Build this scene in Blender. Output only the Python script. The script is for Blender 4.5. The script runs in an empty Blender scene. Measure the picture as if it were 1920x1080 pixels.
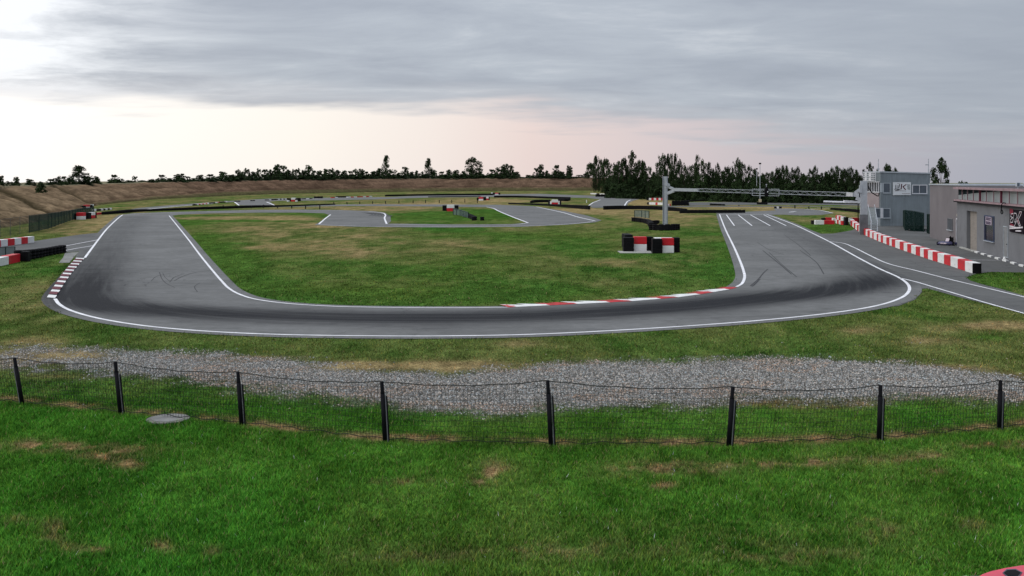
import bpy, math, random
import numpy as np
from mathutils import Vector, Matrix

# ------------------------------------------------------------------ camera, sky, sun, exposure
C = bpy.data.collections.new('track_scene'); bpy.context.scene.collection.children.link(C)
sc = bpy.context.scene
H, F, CX, YH = 5.2, 1900.0, 960.0, 340.0          # camera height (m); focal length, principal column and horizon row of the photograph
cd = bpy.data.cameras.new('camera'); cam = bpy.data.objects.new('camera', cd); C.objects.link(cam)
cd.sensor_width = 36; cd.lens = 36*F/1920; cd.shift_y = -(540-YH)/1920; cd.clip_start = 0.2; cd.clip_end = 6000
cam.location = (0, 0, H); cam.rotation_euler = (math.pi/2, 0, 0); sc.camera = cam
sc.view_settings.view_transform = 'Standard'; sc.view_settings.look = 'None'
sc.view_settings.exposure = 0.0; sc.view_settings.gamma = 1
SUN_EL, SUN_AZ = math.radians(24), math.radians(-62)   # azimuth from +Y, towards -X (front left)

W = bpy.data.worlds.new('World'); sc.world = W; W.use_nodes = True
nt = W.node_tree; nt.nodes.clear()
def NN(t, **k):
    n = nt.nodes.new(t)
    for a, b in k.items(): setattr(n, a, b)
    return n
def lk(a, b): nt.links.new(a, b)
def M(op, a, b=None, c=None, clamp=False):
    n = NN('ShaderNodeMath', operation=op); n.use_clamp = clamp
    for i, v in enumerate((a, b, c)):
        if v is None: continue
        if isinstance(v, (int, float)): n.inputs[i].default_value = v
        else: lk(v, n.inputs[i])
    return n.outputs[0]
def SS(v, a, b):                                       # smoothstep, 0 at a and 1 at b
    n = NN('ShaderNodeMapRange', interpolation_type='SMOOTHSTEP'); lk(v, n.inputs[0])
    n.inputs[1].default_value = a; n.inputs[2].default_value = b
    return n.outputs[0]
def RAMP(f, stops):
    n = NN('ShaderNodeValToRGB'); e = n.color_ramp.elements
    while len(e) < len(stops): e.new(0.5)
    for i, (p, c) in enumerate(stops): e[i].position = p; e[i].color = (*c, 1)
    lk(f, n.inputs[0]); return n.outputs[0]
def MIXC(f, a, b, mode='MIX'):
    n = NN('ShaderNodeMix', data_type='RGBA', blend_type=mode)
    for s, v in ((n.inputs[0], f), (n.inputs[6], a), (n.inputs[7], b)):
        if isinstance(v, (int, float)): s.default_value = v
        elif isinstance(v, tuple): s.default_value = (*v, 1)
        else: lk(v, s)
    return n.outputs[2]
def NOISE(vec, scale, detail, rough=0.55, dist=0.0):
    n = NN('ShaderNodeTexNoise'); lk(vec, n.inputs['Vector']); n.inputs['Scale'].default_value = scale
    n.inputs['Detail'].default_value = detail; n.inputs['Roughness'].default_value = rough
    n.inputs['Distortion'].default_value = dist
    return n.outputs[0]
tc = NN('ShaderNodeTexCoord'); sep = NN('ShaderNodeSeparateXYZ'); lk(tc.outputs['Generated'], sep.inputs[0])
vx, vy, vz = sep.outputs
az = M('ARCTAN2', vx, vy); el = M('MAXIMUM', vz, 0.0)
den = M('ADD', el, 0.075)
cmb = NN('ShaderNodeCombineXYZ'); lk(M('DIVIDE', vx, den), cmb.inputs[0]); lk(M('DIVIDE', vy, den), cmb.inputs[1])
mp = NN('ShaderNodeMapping'); lk(cmb.outputs[0], mp.inputs[0]); mp.inputs['Rotation'].default_value = (0, 0, 0.22); mp.inputs['Scale'].default_value = (0.7, 1.0, 1)
n1 = NOISE(mp.outputs[0], 0.42, 3, 0.5, 0.4); n2 = NOISE(mp.outputs[0], 1.5, 8, 0.62, 0.35)
n3 = NOISE(mp.outputs[0], 0.9, 4, 0.55)
azn = M('MULTIPLY_ADD', az, 1.0, 0.5, clamp=True)      # 0 left edge .. 1 right edge of view
glow = RAMP(azn, [(0.0, (1.15, 1.12, 1.1)), (0.3, (1.06, 1.0, 0.93)), (0.42, (0.98, 0.88, 0.83)), (0.52, (0.88, 0.73, 0.70)), (0.66, (0.72, 0.63, 0.65)), (0.82, (0.52, 0.50, 0.55)), (1.0, (0.40, 0.43, 0.51))])
edge = M('ADD', M('SUBTRACT', 0.074, M('MULTIPLY', SS(az, -0.1, 0.45), 0.045)), M('MULTIPLY', M('SUBTRACT', n3, 0.5), 0.075))
up = M('MULTIPLY', M('SUBTRACT', el, edge), 60.0)
cl_mask = SS(up, -0.7, 0.7)
cn = M('ADD', M('MULTIPLY', n1, 0.5), M('MULTIPLY', n2, 0.5))
cloud = RAMP(cn, [(0.30, (0.345, 0.385, 0.455)), (0.44, (0.42, 0.46, 0.535)), (0.54, (0.50, 0.545, 0.615)), (0.68, (0.74, 0.77, 0.82))])
cloud = MIXC(SS(az, 0.10, 0.50), cloud, MIXC(0.6, cloud, (0.36, 0.40, 0.47)))
leftw = M('MULTIPLY', SS(az, -0.22, -0.48), SS(n2, 0.3, 0.7)); leftw = M('MULTIPLY_ADD', SS(az, -0.36, -0.50), 0.8, leftw, clamp=True)
cloud = MIXC(leftw, cloud, (1.0, 1.03, 1.08))
low = M('MULTIPLY', M('SUBTRACT', 1.0, SS(up, 0.2, 2.0)), 0.35); cloud = MIXC(low, cloud, (0.62, 0.60, 0.63))
sky = MIXC(cl_mask, glow, cloud)
zb = M('MULTIPLY_ADD', SS(el, 0.20, 0.70), 1.15, 1.0)
sky = MIXC(1.0, sky, zb, 'MULTIPLY')
st = NN('ShaderNodeTexSky'); st.sky_type = 'NISHITA'; st.sun_disc = False
st.sun_elevation = SUN_EL; st.sun_rotation = SUN_AZ; st.air_density = 1.0; st.dust_density = 2.5
nsky = MIXC(1.0, st.outputs[0], (0.1, 0.1, 0.1), 'MULTIPLY')
sky = MIXC(0.10, sky, nsky)
bg = NN('ShaderNodeBackground'); lk(MIXC(1.0, sky, (10.0, 10.0, 10.0), 'MULTIPLY'), bg.inputs[0]); bg.inputs[1].default_value = 0.1
ow = NN('ShaderNodeOutputWorld'); lk(bg.outputs[0], ow.inputs[0])

sl = bpy.data.lights.new('sun', 'SUN'); sl.energy = 0.5; sl.angle = math.radians(14); sl.color = (1.0, 0.93, 0.84)
so = bpy.data.objects.new('sun', sl); C.objects.link(so)
sd = Vector((math.sin(SUN_AZ)*math.cos(SUN_EL), math.cos(SUN_AZ)*math.cos(SUN_EL), math.sin(SUN_EL)))
so.rotation_euler = sd.to_track_quat('Z', 'Y').to_euler(); so.location = (0, 0, 60)

# ------------------------------------------------------------------ helpers
rnd = random.Random(7); rng = np.random.default_rng(11)
def G(px, py, z=0.0):                                  # where the photograph's point lies on the level plane z
    d = (H-z)*F/(py-YH); return Vector(((px-CX)/F*d, d, z))
def P(px, py, d):                                      # the point of a given depth
    return Vector(((px-CX)/F*d, d, H-(py-YH)/F*d))
def onwall(px, py, p0, p1):                            # the point on the upright plane through p0 p1
    r = Vector(((px-CX)/F, 1, -(py-YH)/F)); n = Vector((p1.y-p0.y, p0.x-p1.x, 0))
    t = (n.dot(Vector((p0.x, p0.y, 0))))/n.dot(Vector((r.x, r.y, 0))); return Vector((r.x*t, r.y*t, H+r.z*t))
class MB:
    def __init__(s): s.v = []; s.f = []; s.mi = []; s.cur = 0
    def add(s, vs, fs):
        b = len(s.v); s.v += [tuple(v) for v in vs]; s.f += [tuple(i+b for i in f) for f in fs]; s.mi += [s.cur]*len(fs); return s
    def box(s, c, size, rz=0.0, bev=0.0):
        x, y, z = size[0]/2, size[1]/2, size[2]/2; cr, sr = math.cos(rz), math.sin(rz)
        if bev <= 0:
            vs = [(a*x, b*y, g*z) for a in (-1, 1) for b in (-1, 1) for g in (-1, 1)]
            fs = [(0, 1, 3, 2), (4, 6, 7, 5), (0, 4, 5, 1), (2, 3, 7, 6), (0, 2, 6, 4), (1, 5, 7, 3)]
        else:
            import bmesh
            bm = bmesh.new(); bmesh.ops.create_cube(bm, size=1); bmesh.ops.scale(bm, vec=size, verts=bm.verts)
            bmesh.ops.bevel(bm, geom=bm.edges[:], offset=bev, segments=2, affect='EDGES', profile=0.6)
            vs = [tuple(v.co) for v in bm.verts]; fs = [tuple(v.index for v in f.verts) for f in bm.faces]; bm.free()
        return s.add([(c[0]+a*cr-b*sr, c[1]+a*sr+b*cr, c[2]+g) for a, b, g in vs], fs)
    def obox(s, p, q, w, h, up=(0, 0, 1)):             # bar from p to q, w across, h along up
        p, q = Vector(p), Vector(q); d = (q-p).normalized(); u = Vector(up); a = d.cross(u)
        if a.length < 1e-4: a = d.cross(Vector((1, 0, 0)))
        a.normalize(); b = a.cross(d)
        vs = [e+a*i*w/2+b*j*h/2 for e in (p, q) for i, j in ((-1, -1), (1, -1), (1, 1), (-1, 1))]
        return s.add(vs, [(3, 2, 1, 0), (4, 5, 6, 7), (0, 1, 5, 4), (1, 2, 6, 5), (2, 3, 7, 6), (3, 0, 4, 7)])
    def tube(s, pts, r, n=8, caps=True):
        pts = [Vector(p) for p in pts]; rs = r if isinstance(r, (list, tuple)) else [r]*len(pts); vs = []; fs = []
        for i, p in enumerate(pts):
            t = (pts[min(i+1, len(pts)-1)]-pts[max(i-1, 0)]).normalized()
            a = t.cross(Vector((0.13, 0.21, 1))) if abs(t.z) < 0.95 else t.cross(Vector((1, 0.1, 0)))
            a.normalize(); b = t.cross(a)
            vs += [p+a*math.cos(k*2*math.pi/n)*rs[i]+b*math.sin(k*2*math.pi/n)*rs[i] for k in range(n)]
        for i in range(len(pts)-1):
            fs += [(i*n+k, i*n+(k+1) % n, (i+1)*n+(k+1) % n, (i+1)*n+k) for k in range(n)]
        if caps: fs += [tuple(range(n))[::-1], tuple((len(pts)-1)*n+k for k in range(n))]
        return s.add(vs, fs)
    def lathe(s, c, prof, n=12, axis='Z'):             # prof: (radius, height)
        vs = []; fs = []
        for r, h in prof:
            for k in range(n):
                a = k*2*math.pi/n; q = (r*math.cos(a), r*math.sin(a), h)
                if axis == 'X': q = (q[2], q[0], q[1])
                if axis == 'Y': q = (q[0], q[2], q[1])
                vs.append((c[0]+q[0], c[1]+q[1], c[2]+q[2]))
        m = len(prof)
        for i in range(m-1): fs += [(i*n+k, i*n+(k+1) % n, (i+1)*n+(k+1) % n, (i+1)*n+k) for k in range(n)]
        return s.add(vs, fs)
    def build(s, name, m, parent=None, smooth=False):
        me = bpy.data.meshes.new(name); me.from_pydata(s.v, [], s.f); 
        for x in (m if isinstance(m, (list, tuple)) else [m]): me.materials.append(x)
        if isinstance(m, (list, tuple)): me.polygons.foreach_set('material_index', s.mi)
        if smooth: me.polygons.foreach_set('use_smooth', [True]*len(s.f))
        me.update(); o = bpy.data.objects.new(name, me); C.objects.link(o)
        if parent: o.parent = parent
        return o
def tag(o, label=None, cat=None, group=None, kind=None):
    for k, v in (('label', label), ('category', cat), ('group', group), ('kind', kind)):
        if v: o[k] = v
    return o
def empty(name, loc=(0, 0, 0), rz=0.0):
    o = bpy.data.objects.new(name, None); C.objects.link(o); o.location = loc; o.rotation_euler = (0, 0, rz); o.empty_display_size = 0.2; return o
def kids(o): return [c for c in C.objects if c.parent == o]
def copy_tree(o, ch=None, parent=None):
    c = o.copy(); C.objects.link(c)
    if parent: c.parent = parent
    for k in (kids(o)): copy_tree(k, None, c)
    return c
ORD = ['zeroth', 'first', 'second', 'third', 'fourth', 'fifth', 'sixth', 'seventh', 'eighth', 'ninth', 'tenth', 'eleventh', 'twelfth', 'thirteenth', 'fourteenth', 'fifteenth', 'sixteenth', 'seventeenth', 'eighteenth', 'nineteenth']
TEN = ['', '', 'twenty', 'thirty', 'forty', 'fifty', 'sixty', 'seventy', 'eighty', 'ninety']
def ordn(n):
    if n < 20: return ORD[n]
    return (TEN[n//10][:-1]+'ieth') if n % 10 == 0 else TEN[n//10]+'-'+ORD[n % 10]

# materials -------------------------------------------------------
def nmat(name):
    global nt
    m = bpy.data.materials.new(name); m.use_nodes = True; nt = m.node_tree; nt.nodes.clear()
    b = NN('ShaderNodeBsdfPrincipled'); o = NN('ShaderNodeOutputMaterial'); lk(b.outputs[0], o.inputs[0]); return m, b
def VAR(vec, scale, lo, hi, detail=3):                 # grey multiplier
    n = NN('ShaderNodeMapRange'); lk(NOISE(vec, scale, detail, 0.6), n.inputs[0])
    n.inputs[1].default_value = 0.3; n.inputs[2].default_value = 0.7; n.inputs[3].default_value = lo; n.inputs[4].default_value = hi; return n.outputs[0]
def mat(name, col, rough=0.7, metal=0.0, var=0.25, scale=3.0, bump=0.0, bscale=30.0, dirt=None, coord='Object', spec=0.10):
    m, b = nmat(name); t = NN('ShaderNodeTexCoord').outputs[coord]
    c = MIXC(1.0, col, VAR(t, scale, 1-var, 1+var*0.7, 5), 'MULTIPLY')
    if dirt: c = MIXC(M('MULTIPLY', SS(NOISE(t, scale*2.3, 6, 0.7), 0.52, 0.72), 0.7), c, dirt)
    lk(c, b.inputs['Base Color']); b.inputs['Roughness'].default_value = rough; b.inputs['Metallic'].default_value = metal
    b.inputs['Specular IOR Level'].default_value = spec
    if bump:
        bn = NN('ShaderNodeBump'); bn.inputs['Strength'].default_value = bump; bn.inputs['Distance'].default_value = 0.02
        lk(NOISE(t, bscale, 4), bn.inputs['Height']); lk(bn.outputs[0], b.inputs['Normal'])
    return m
WHITE = mat('white_paint', (0.66, 0.66, 0.65), 0.5, var=0.10, scale=1.5, dirt=(0.45, 0.43, 0.40))
RED = mat('red_plastic', (0.50, 0.022, 0.030), 0.45, var=0.2, scale=1.5, dirt=(0.25, 0.05, 0.05))
BLACK = mat('black_rubber', (0.007, 0.007, 0.008), 0.8, var=0.4, scale=4, bump=0.5, bscale=12, spec=.08)
BLACKP = mat('black_plastic', (0.006, 0.006, 0.007), 0.7, var=0.3, scale=3, spec=.08)
GALV = mat('galvanised_steel', (0.36, 0.38, 0.41), 0.45, 0.35, var=0.15, scale=4)
LINE = mat('line_paint', (0.66, 0.66, 0.68), 0.6, var=0.22, scale=1.4, dirt=(0.45, 0.45, 0.46))
CONC = mat('concrete', (0.34, 0.34, 0.32), 0.9, var=0.25, scale=2.0, bump=0.4, dirt=(0.2, 0.2, 0.18))
KRED = mat('kerb_red', (0.42, 0.035, 0.04), 0.6, var=0.3, scale=2.5, dirt=(0.12, 0.04, 0.04))
KMAR = mat('kerb_maroon', (0.12, 0.03, 0.04), 0.7, var=0.4, scale=2.5)

# numpy value noise
def vn(x, y, seed=0):
    xi = np.floor(x).astype(np.int64); yi = np.floor(y).astype(np.int64); fx = x-xi; fy = y-yi
    fx = fx*fx*(3-2*fx); fy = fy*fy*(3-2*fy)
    def h(a, b):
        n = (a*374761393+b*668265263+seed*1442695041) & 0x7fffffff
        n = ((n ^ (n >> 13))*1274126177) & 0x7fffffff; n = n ^ (n >> 16); return (n & 0xffff)/65535.0
    return (h(xi, yi)*(1-fx)+h(xi+1, yi)*fx)*(1-fy)+(h(xi, yi+1)*(1-fx)+h(xi+1, yi+1)*fx)*fy
def fbm(x, y, oct=4, seed=0):
    s = 0; a = 0.5; t = 0
    for i in range(oct): s = s+a*vn(x*2**i, y*2**i, seed+i*17); t += a; a *= 0.55
    return s/t
def inpoly(x, y, poly):
    r = np.zeros(x.shape, bool); n = len(poly)
    for i in range(n):
        x0, y0 = poly[i][0], poly[i][1]; x1, y1 = poly[(i+1) % n][0], poly[(i+1) % n][1]
        if y0 == y1: continue
        c = ((y0 > y) != (y1 > y)) & (x < (x1-x0)*(y-y0)/(y1-y0)+x0); r ^= c
    return r
def smooth(pts, n=8):                                  # Catmull-Rom through the points
    q = [pts[0]*2-pts[1]]+list(pts)+[pts[-1]*2-pts[-2]]; out = []
    for i in range(1, len(q)-2):
        a, b, c, d = q[i-1], q[i], q[i+1], q[i+2]
        # centripetal spacing keeps uneven points from looping
        t1 = max((b-a).length, 1e-4)**0.5; t2 = max((c-b).length, 1e-4)**0.5; t3 = max((d-c).length, 1e-4)**0.5
        m1 = ((b-a)/t1-(c-a)/(t1+t2)+(c-b)/t2)*t2; m2 = ((c-b)/t2-(d-b)/(t2+t3)+(d-c)/t3)*t2
        for k in range(n):
            u = k/n; out.append(b*(2*u**3-3*u**2+1)+m1*(u**3-2*u**2+u)+c*(-2*u**3+3*u**2)+m2*(u**3-u**2))
    out.append(pts[-1]); return out
def resample(pts, n):
    L = [0.0]
    for a, b in zip(pts, pts[1:]): L.append(L[-1]+(b-a).length)
    out = []; j = 0
    for i in range(n):
        t = L[-1]*i/(n-1)
        while j < len(pts)-2 and L[j+1] < t: j += 1
        s = (t-L[j])/max(L[j+1]-L[j], 1e-9); out.append(pts[j].lerp(pts[j+1], min(max(s, 0), 1)))
    return out
def length(pts): return sum((b-a).length for a, b in zip(pts, pts[1:]))
def offset(pts, o):
    out = []
    for i, p in enumerate(pts):
        t = pts[min(i+1, len(pts)-1)]-pts[max(i-1, 0)]; t.z = 0; t.normalize(); out.append(p+Vector((t.y, -t.x, 0))*o)   # +o = right of travel
    return out
def ribbon(mb, pts, w, z, jag=0.0):
    a = offset(pts, -w/2); b = offset(pts, w/2); n = len(pts)
    vs = [(p.x, p.y, z) for p in a]+[(p.x, p.y, z) for p in b]
    mb.add(vs, [(i, n+i, n+i+1, i+1) for i in range(n-1)])
def GP(l): return [G(x, y) for x, y in l]
# ------------------------------------------------------------------ layout on the ground
OUT = [(230, 403), (222, 409), (200, 430), (185, 449), (159, 484), (128, 523), (106, 552), (103, 561), (112, 572), (135, 584), (190, 599), (280, 613), (400, 623), (530, 628.5), (700, 631), (850, 631), (1000, 628), (1200, 618), (1400, 604), (1550, 589), (1640, 575), (1688, 560), (1704, 547), (1703, 535), (1687, 522), (1650, 505), (1615, 487), (1552, 452), (1490, 422), (1462, 411), (1438, 402.5)]
INN = [(317, 404.5), (336, 428), (355, 452), (376, 480), (397, 506), (415, 527), (430, 542), (450, 553), (480, 562), (540, 570), (620, 575), (700, 577), (850, 578), (955, 577), (1065, 571.5), (1160, 567), (1240, 561), (1310, 553), (1368, 543.5), (1388, 534), (1396, 521), (1394, 508), (1380, 472), (1360, 430), (1349, 402)]
outw = smooth(GP(OUT), 10); innw = smooth(GP(INN), 10)
NS = 520
oa = resample(outw, NS); ia = resample(innw, NS)
# pair the two edges: each inner point with the nearest outer one, kept in order
pair = []; j = 0
for p in ia:
    best = min(range(j, min(j+26, NS)), key=lambda k: (oa[k]-p).length); j = best; pair.append(best)
pair = np.array(pair, float); pair = np.interp(np.arange(NS), np.arange(NS), np.convolve(np.pad(pair, 12, 'edge'), np.ones(25)/25, 'valid'))
pair = pair*(NS-1)/max(pair[-1], 1); 
pair[0] = 0
opts = [oa[int(k)].lerp(oa[min(int(k)+1, NS-1)], k-int(k)) for k in pair]
OFFO = offset(opts, -0.55) ; OFFI = offset(ia, 0.5)
# the outer edge must lie away from the inner edge
if (OFFO[200]-ia[200]).length < (opts[200]-ia[200]).length: OFFO = offset(opts, 0.55)
if (OFFI[200]-opts[200]).length < (ia[200]-opts[200]).length: OFFI = offset(ia, -0.5)
RACE = smooth(GP([(262, 405), (215, 440), (185, 490), (150, 540), (175, 568), (260, 580), (400, 588), (560, 594), (750, 597), (930, 594), (1100, 587), (1250, 577), (1400, 563), (1530, 549), (1620, 533), (1650, 515), (1600, 485), (1500, 440), (1420, 405)]), 6)
RW = [0.25, 0.3, 0.55, 1, 1, 1, 0.9, 0.85, 0.9, 0.95, 1, 1, 1, 1, 0.9, 0.55, 0.35, 0.25, 0.2]
def rubber(x, y):
    r = np.zeros(x.shape)
    for i in range(len(RACE)-1):
        a, b = RACE[i], RACE[i+1]; d = b-a; L2 = d.x*d.x+d.y*d.y+1e-9
        t = np.clip(((x-a.x)*d.x+(y-a.y)*d.y)/L2, 0, 1); q = (x-a.x-d.x*t)**2+(y-a.y-d.y*t)**2
        w = np.interp(i/6, range(len(RW)), RW); r = np.maximum(r, w*np.exp(-(q/(2.0**2))**1.3))
    return r
def asphalt(name, lo=(0.116, 0.117, 0.116)):
    m, b = nmat(name); g = NN('ShaderNodeNewGeometry').outputs['Position']
    uv = NN('ShaderNodeUVMap').outputs[0]
    mp = NN('ShaderNodeMapping'); lk(uv, mp.inputs[0]); mp.inputs['Scale'].default_value = (0.09, 2.4, 1)
    streak = NOISE(mp.outputs[0], 1.0, 5, 0.65)
    big = NOISE(g, 0.16, 4, 0.6); mid = NOISE(g, 1.6, 5, 0.7)
    c = MIXC(SS(big, 0.3, 0.7), lo, tuple(v*1.28 for v in lo))
    c = MIXC(1.0, c, M('MULTIPLY_ADD', mid, 0.7, 0.65), 'MULTIPLY')
    v2 = NN('ShaderNodeTexVoronoi'); v2.feature = 'DISTANCE_TO_EDGE'; gd_ = NN('ShaderNodeVectorMath', operation='ADD'); lk(g, gd_.inputs[0]); nn_ = NN('ShaderNodeTexNoise'); lk(g, nn_.inputs['Vector']); nn_.inputs['Scale'].default_value = 1.2; lk(nn_.outputs['Color'], gd_.inputs[1]); lk(gd_.outputs[0], v2.inputs['Vector']); v2.inputs['Scale'].default_value = .33
    c = MIXC(M('MULTIPLY', M('MULTIPLY', SS(v2.outputs['Distance'], .012, .003), SS(NOISE(g, .12, 3), .45, .6)), .55), c, (.035, .035, .037))
    mk = NN('ShaderNodeMapping'); lk(g, mk.inputs[0]); mk.inputs['Scale'].default_value = (0.35, 1.1, 1)
    c = MIXC(M('MULTIPLY', SS(NOISE(mk.outputs[0], 0.8, 7, 0.8), 0.52, 0.68), 0.42), c, (0.05, 0.052, 0.056))
    at = NN('ShaderNodeAttribute'); at.attribute_name = 'rubber'
    rub = M('MULTIPLY', at.outputs['Fac'], M('MULTIPLY_ADD', SS(streak, 0.2, 0.75), 0.5, 0.80), clamp=True)
    c = MIXC(M('MULTIPLY', rub, 0.94), c, (0.012, 0.013, 0.016))
    vo = NN('ShaderNodeTexVoronoi'); lk(g, vo.inputs['Vector']); vo.inputs['Scale'].default_value = 22
    c = MIXC(M('MULTIPLY', SS(vo.outputs['Distance'], 0.25, 0.02), 0.35), c, (0.22, 0.22, 0.22))
    lk(c, b.inputs['Base Color']); b.inputs['Roughness'].default_value = 0.95; b.inputs['Specular IOR Level'].default_value = 0.06
    bn = NN('ShaderNodeBump'); bn.inputs['Strength'].default_value = 0.4; bn.inputs['Distance'].default_value = 0.01
    lk(NOISE(g, 28, 4, 0.7), bn.inputs['Height']); lk(bn.outputs[0], b.inputs['Normal']); return m
ASPH = asphalt('asphalt'); ASPH2 = asphalt('old_asphalt', (0.088, 0.089, 0.088))
def grid_mesh(name, V, nu, nv, m, uv=None, attrs=None, kind='structure', cols=None):
    V = np.asarray(V, float).reshape(-1, 3); i = np.arange(nu-1)[:, None]; j = np.arange(nv-1)[None, :]
    a = (i*nv+j).ravel(); f = np.stack([a, a+nv, a+nv+1, a+1], 1)
    me = bpy.data.meshes.new(name); me.vertices.add(len(V)); me.vertices.foreach_set('co', V.ravel())
    me.loops.add(f.size); me.loops.foreach_set('vertex_index', f.ravel()); me.polygons.add(len(f))
    me.polygons.foreach_set('loop_start', np.arange(0, f.size, 4)); me.update(calc_edges=True); me.materials.append(m)
    if uv is not None:
        l = me.uv_layers.new(name='UVMap'); l.data.foreach_set('uv', np.asarray(uv)[f.ravel()].ravel())
    for k, v in (attrs or {}).items(): me.attributes.new(k, 'FLOAT', 'POINT').data.foreach_set('value', v)
    if cols is not None: me.attributes.new('col', 'FLOAT_COLOR', 'POINT').data.foreach_set('color', np.concatenate([cols, np.ones((len(cols), 1))], 1).ravel())
    me.polygons.foreach_set('use_smooth', np.ones(len(f), bool))
    if me.polygons[0].normal.z < 0: me.flip_normals()
    o = bpy.data.objects.new(name, me); C.objects.link(o)
    if kind: o['kind'] = kind
    return o
NC = 30
V = []; UV = []; s = 0
for i in range(NS):
    if i: s += (OFFI[i].lerp(OFFO[i], .5)-OFFI[i-1].lerp(OFFO[i-1], .5)).length
    w = (OFFO[i]-OFFI[i]).length
    for k in range(NC):
        p = OFFI[i].lerp(OFFO[i], k/(NC-1)); V.append((p.x, p.y, 0.02)); UV.append((s, w*k/(NC-1)))
Va = np.array(V)
grid_mesh('race_track', V, NS, NC, ASPH, UV, {'rubber': rubber(Va[:, 0], Va[:, 1])})
track_poly = [(p.x, p.y) for p in OFFO]+[(p.x, p.y) for p in OFFI[::-1]]
NOGRASS = [track_poly]
def sheet(name, px, z, m, sm=0, nog=True):
    w = GP(px)
    if sm: w = smooth(w+[w[0]], sm)[:-1]
    mb = MB(); mb.add([(p.x, p.y, z) for p in w], [tuple(range(len(w)))]); o = mb.build(name, m)
    if o.data.polygons[0].normal.z < 0: o.data.flip_normals()
    o['kind'] = 'structure'
    if nog: NOGRASS.append([(p.x, p.y) for p in w])
    return o
sheet('paddock_road', [(1500, 427), (1522, 432), (1540, 438.5), (1562, 438), (1580, 435), (1597, 432), (1606, 426), (1600, 418), (1620, 416), (1700, 416), (1900, 420), (2300, 440), (2300, 520), (1975, 511), (1900, 511), (1860, 510), (1832, 513), (1812, 520), (1818, 526), (1840, 533), (1880, 543), (1925, 556), (2100, 606), (2100, 648), (1925, 590), (1860, 573), (1800, 558), (1760, 547), (1738, 541), (1728, 542), (1729, 548), (1716, 562), (1685, 574), (1640, 579), (1600, 560), (1640, 520), (1560, 470)], 0.012, ASPH2)
sheet('service_road', [(200, 430), (190, 436), (150, 440), (100, 447), (65, 452), (0, 462), (-60, 470), (-60, 505), (0, 497), (40, 488), (112, 474), (122, 473.5), (148, 472), (140, 484), (158, 486), (180, 462)], 0.010, ASPH2)
sheet('far_straight', [(222, 404), (250, 400), (320, 397.6), (400, 395.6), (480, 393.6), (560, 393.2), (640, 394), (700, 396), (722, 399), (732, 406), (733, 415), (728, 419.5), (850, 421), (960, 420.5), (988, 418), (960, 406.5), (928, 392), (912, 388.6), (850, 387.6), (760, 386.6), (660, 386.2), (560, 387.6), (480, 389.2), (400, 391), (400, 389), (520, 386), (600, 384), (700, 383.4), (850, 383.6), (940, 384.4), (1000, 386.6), (1060, 396), (1100, 404), (1122, 411), (1128, 413.5), (1115, 417), (1060, 421.5), (980, 425), (850, 426.5), (740, 426), (660, 425), (590, 422), (620, 404), (608, 400), (560, 398.6), (480, 398.8), (400, 400), (335, 402.5), (316, 405.5), (275, 408), (222, 410)], 0.014, ASPH)
sheet('far_bend', [(225, 396), (260, 390), (330, 384), (430, 377), (500, 372.6), (560, 371.4), (640, 370.6), (720, 369.8), (800, 366.4), (900, 364.6), (1010, 363.4), (1100, 366.5), (1160, 369), (1205, 372), (1188, 376), (1178, 381), (1175, 388), (1130, 389), (1100, 388), (1110, 380), (1126, 374), (1100, 371), (1020, 369.5), (940, 369), (800, 370.6), (700, 374), (600, 375.8), (520, 376.6), (505, 377.8), (516, 385), (448, 385), (440, 378.6), (400, 381.2), (330, 387.5), (270, 394.5), (235, 400)], 0.012, ASPH)
sheet('far_right_straight', [(1285, 379.6), (1400, 379), (1560, 381), (1700, 384), (1700, 388), (1560, 384.5), (1400, 384), (1290, 385.6)], 0.012, ASPH2)
sheet('right_bend', [(1349, 402.6), (1342, 399.5), (1400, 397), (1455, 394.6), (1450, 391.2), (1480, 391), (1520, 393), (1550, 396.5), (1562, 400), (1540, 403), (1500, 404), (1470, 402.6), (1440, 402.8), (1448, 405), (1438, 408), (1352, 408)], 0.013, ASPH)
sheet('far_link_road', [(1110, 388), (1180, 386.8), (1340, 386), (1500, 386.4), (1620, 388), (1620, 389), (1500, 387.6), (1340, 388), (1180, 389), (1110, 390)], 0.014, ASPH2)
sheet('concrete_pad', [(122, 474.5), (148, 473), (139, 482), (130, 493), (110, 493), (118, 484)], 0.018, mat('dull_concrete', (.20, .20, .19), .9, var=.3, scale=1.5, dirt=(.12, .12, .09)))
gr = [(-80, 645), (0, 648), (80, 652), (150, 655), (300, 660), (420, 667), (560, 674), (600, 684), (700, 694), (800, 700), (870, 700), (930, 694), (1000, 684), (1100, 680), (1200, 679), (1400, 675), (1600, 674), (1700, 678), (1780, 686), (1850, 698), (1930, 710), (2010, 730), (2010, 750), (1920, 748), (1750, 747), (1660, 752), (1600, 753), (1450, 755), (1300, 763), (1200, 765), (1100, 770), (950, 774), (800, 771), (720, 763), (650, 755), (550, 740), (450, 724), (330, 711), (230, 706), (150, 705), (190, 696), (140, 690), (60, 690), (-80, 688)]
gw = smooth(GP(gr+[gr[0]]), 10)[:-1]
gpoly = [(p.x+0.35*(vn(np.array([p.x*1.3]), np.array([p.y*1.3]), 5)[0]-.5)*2, p.y+0.5*(vn(np.array([p.x*1.1]), np.array([p.y*1.4]), 9)[0]-.5)*2) for p in gw]

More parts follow.
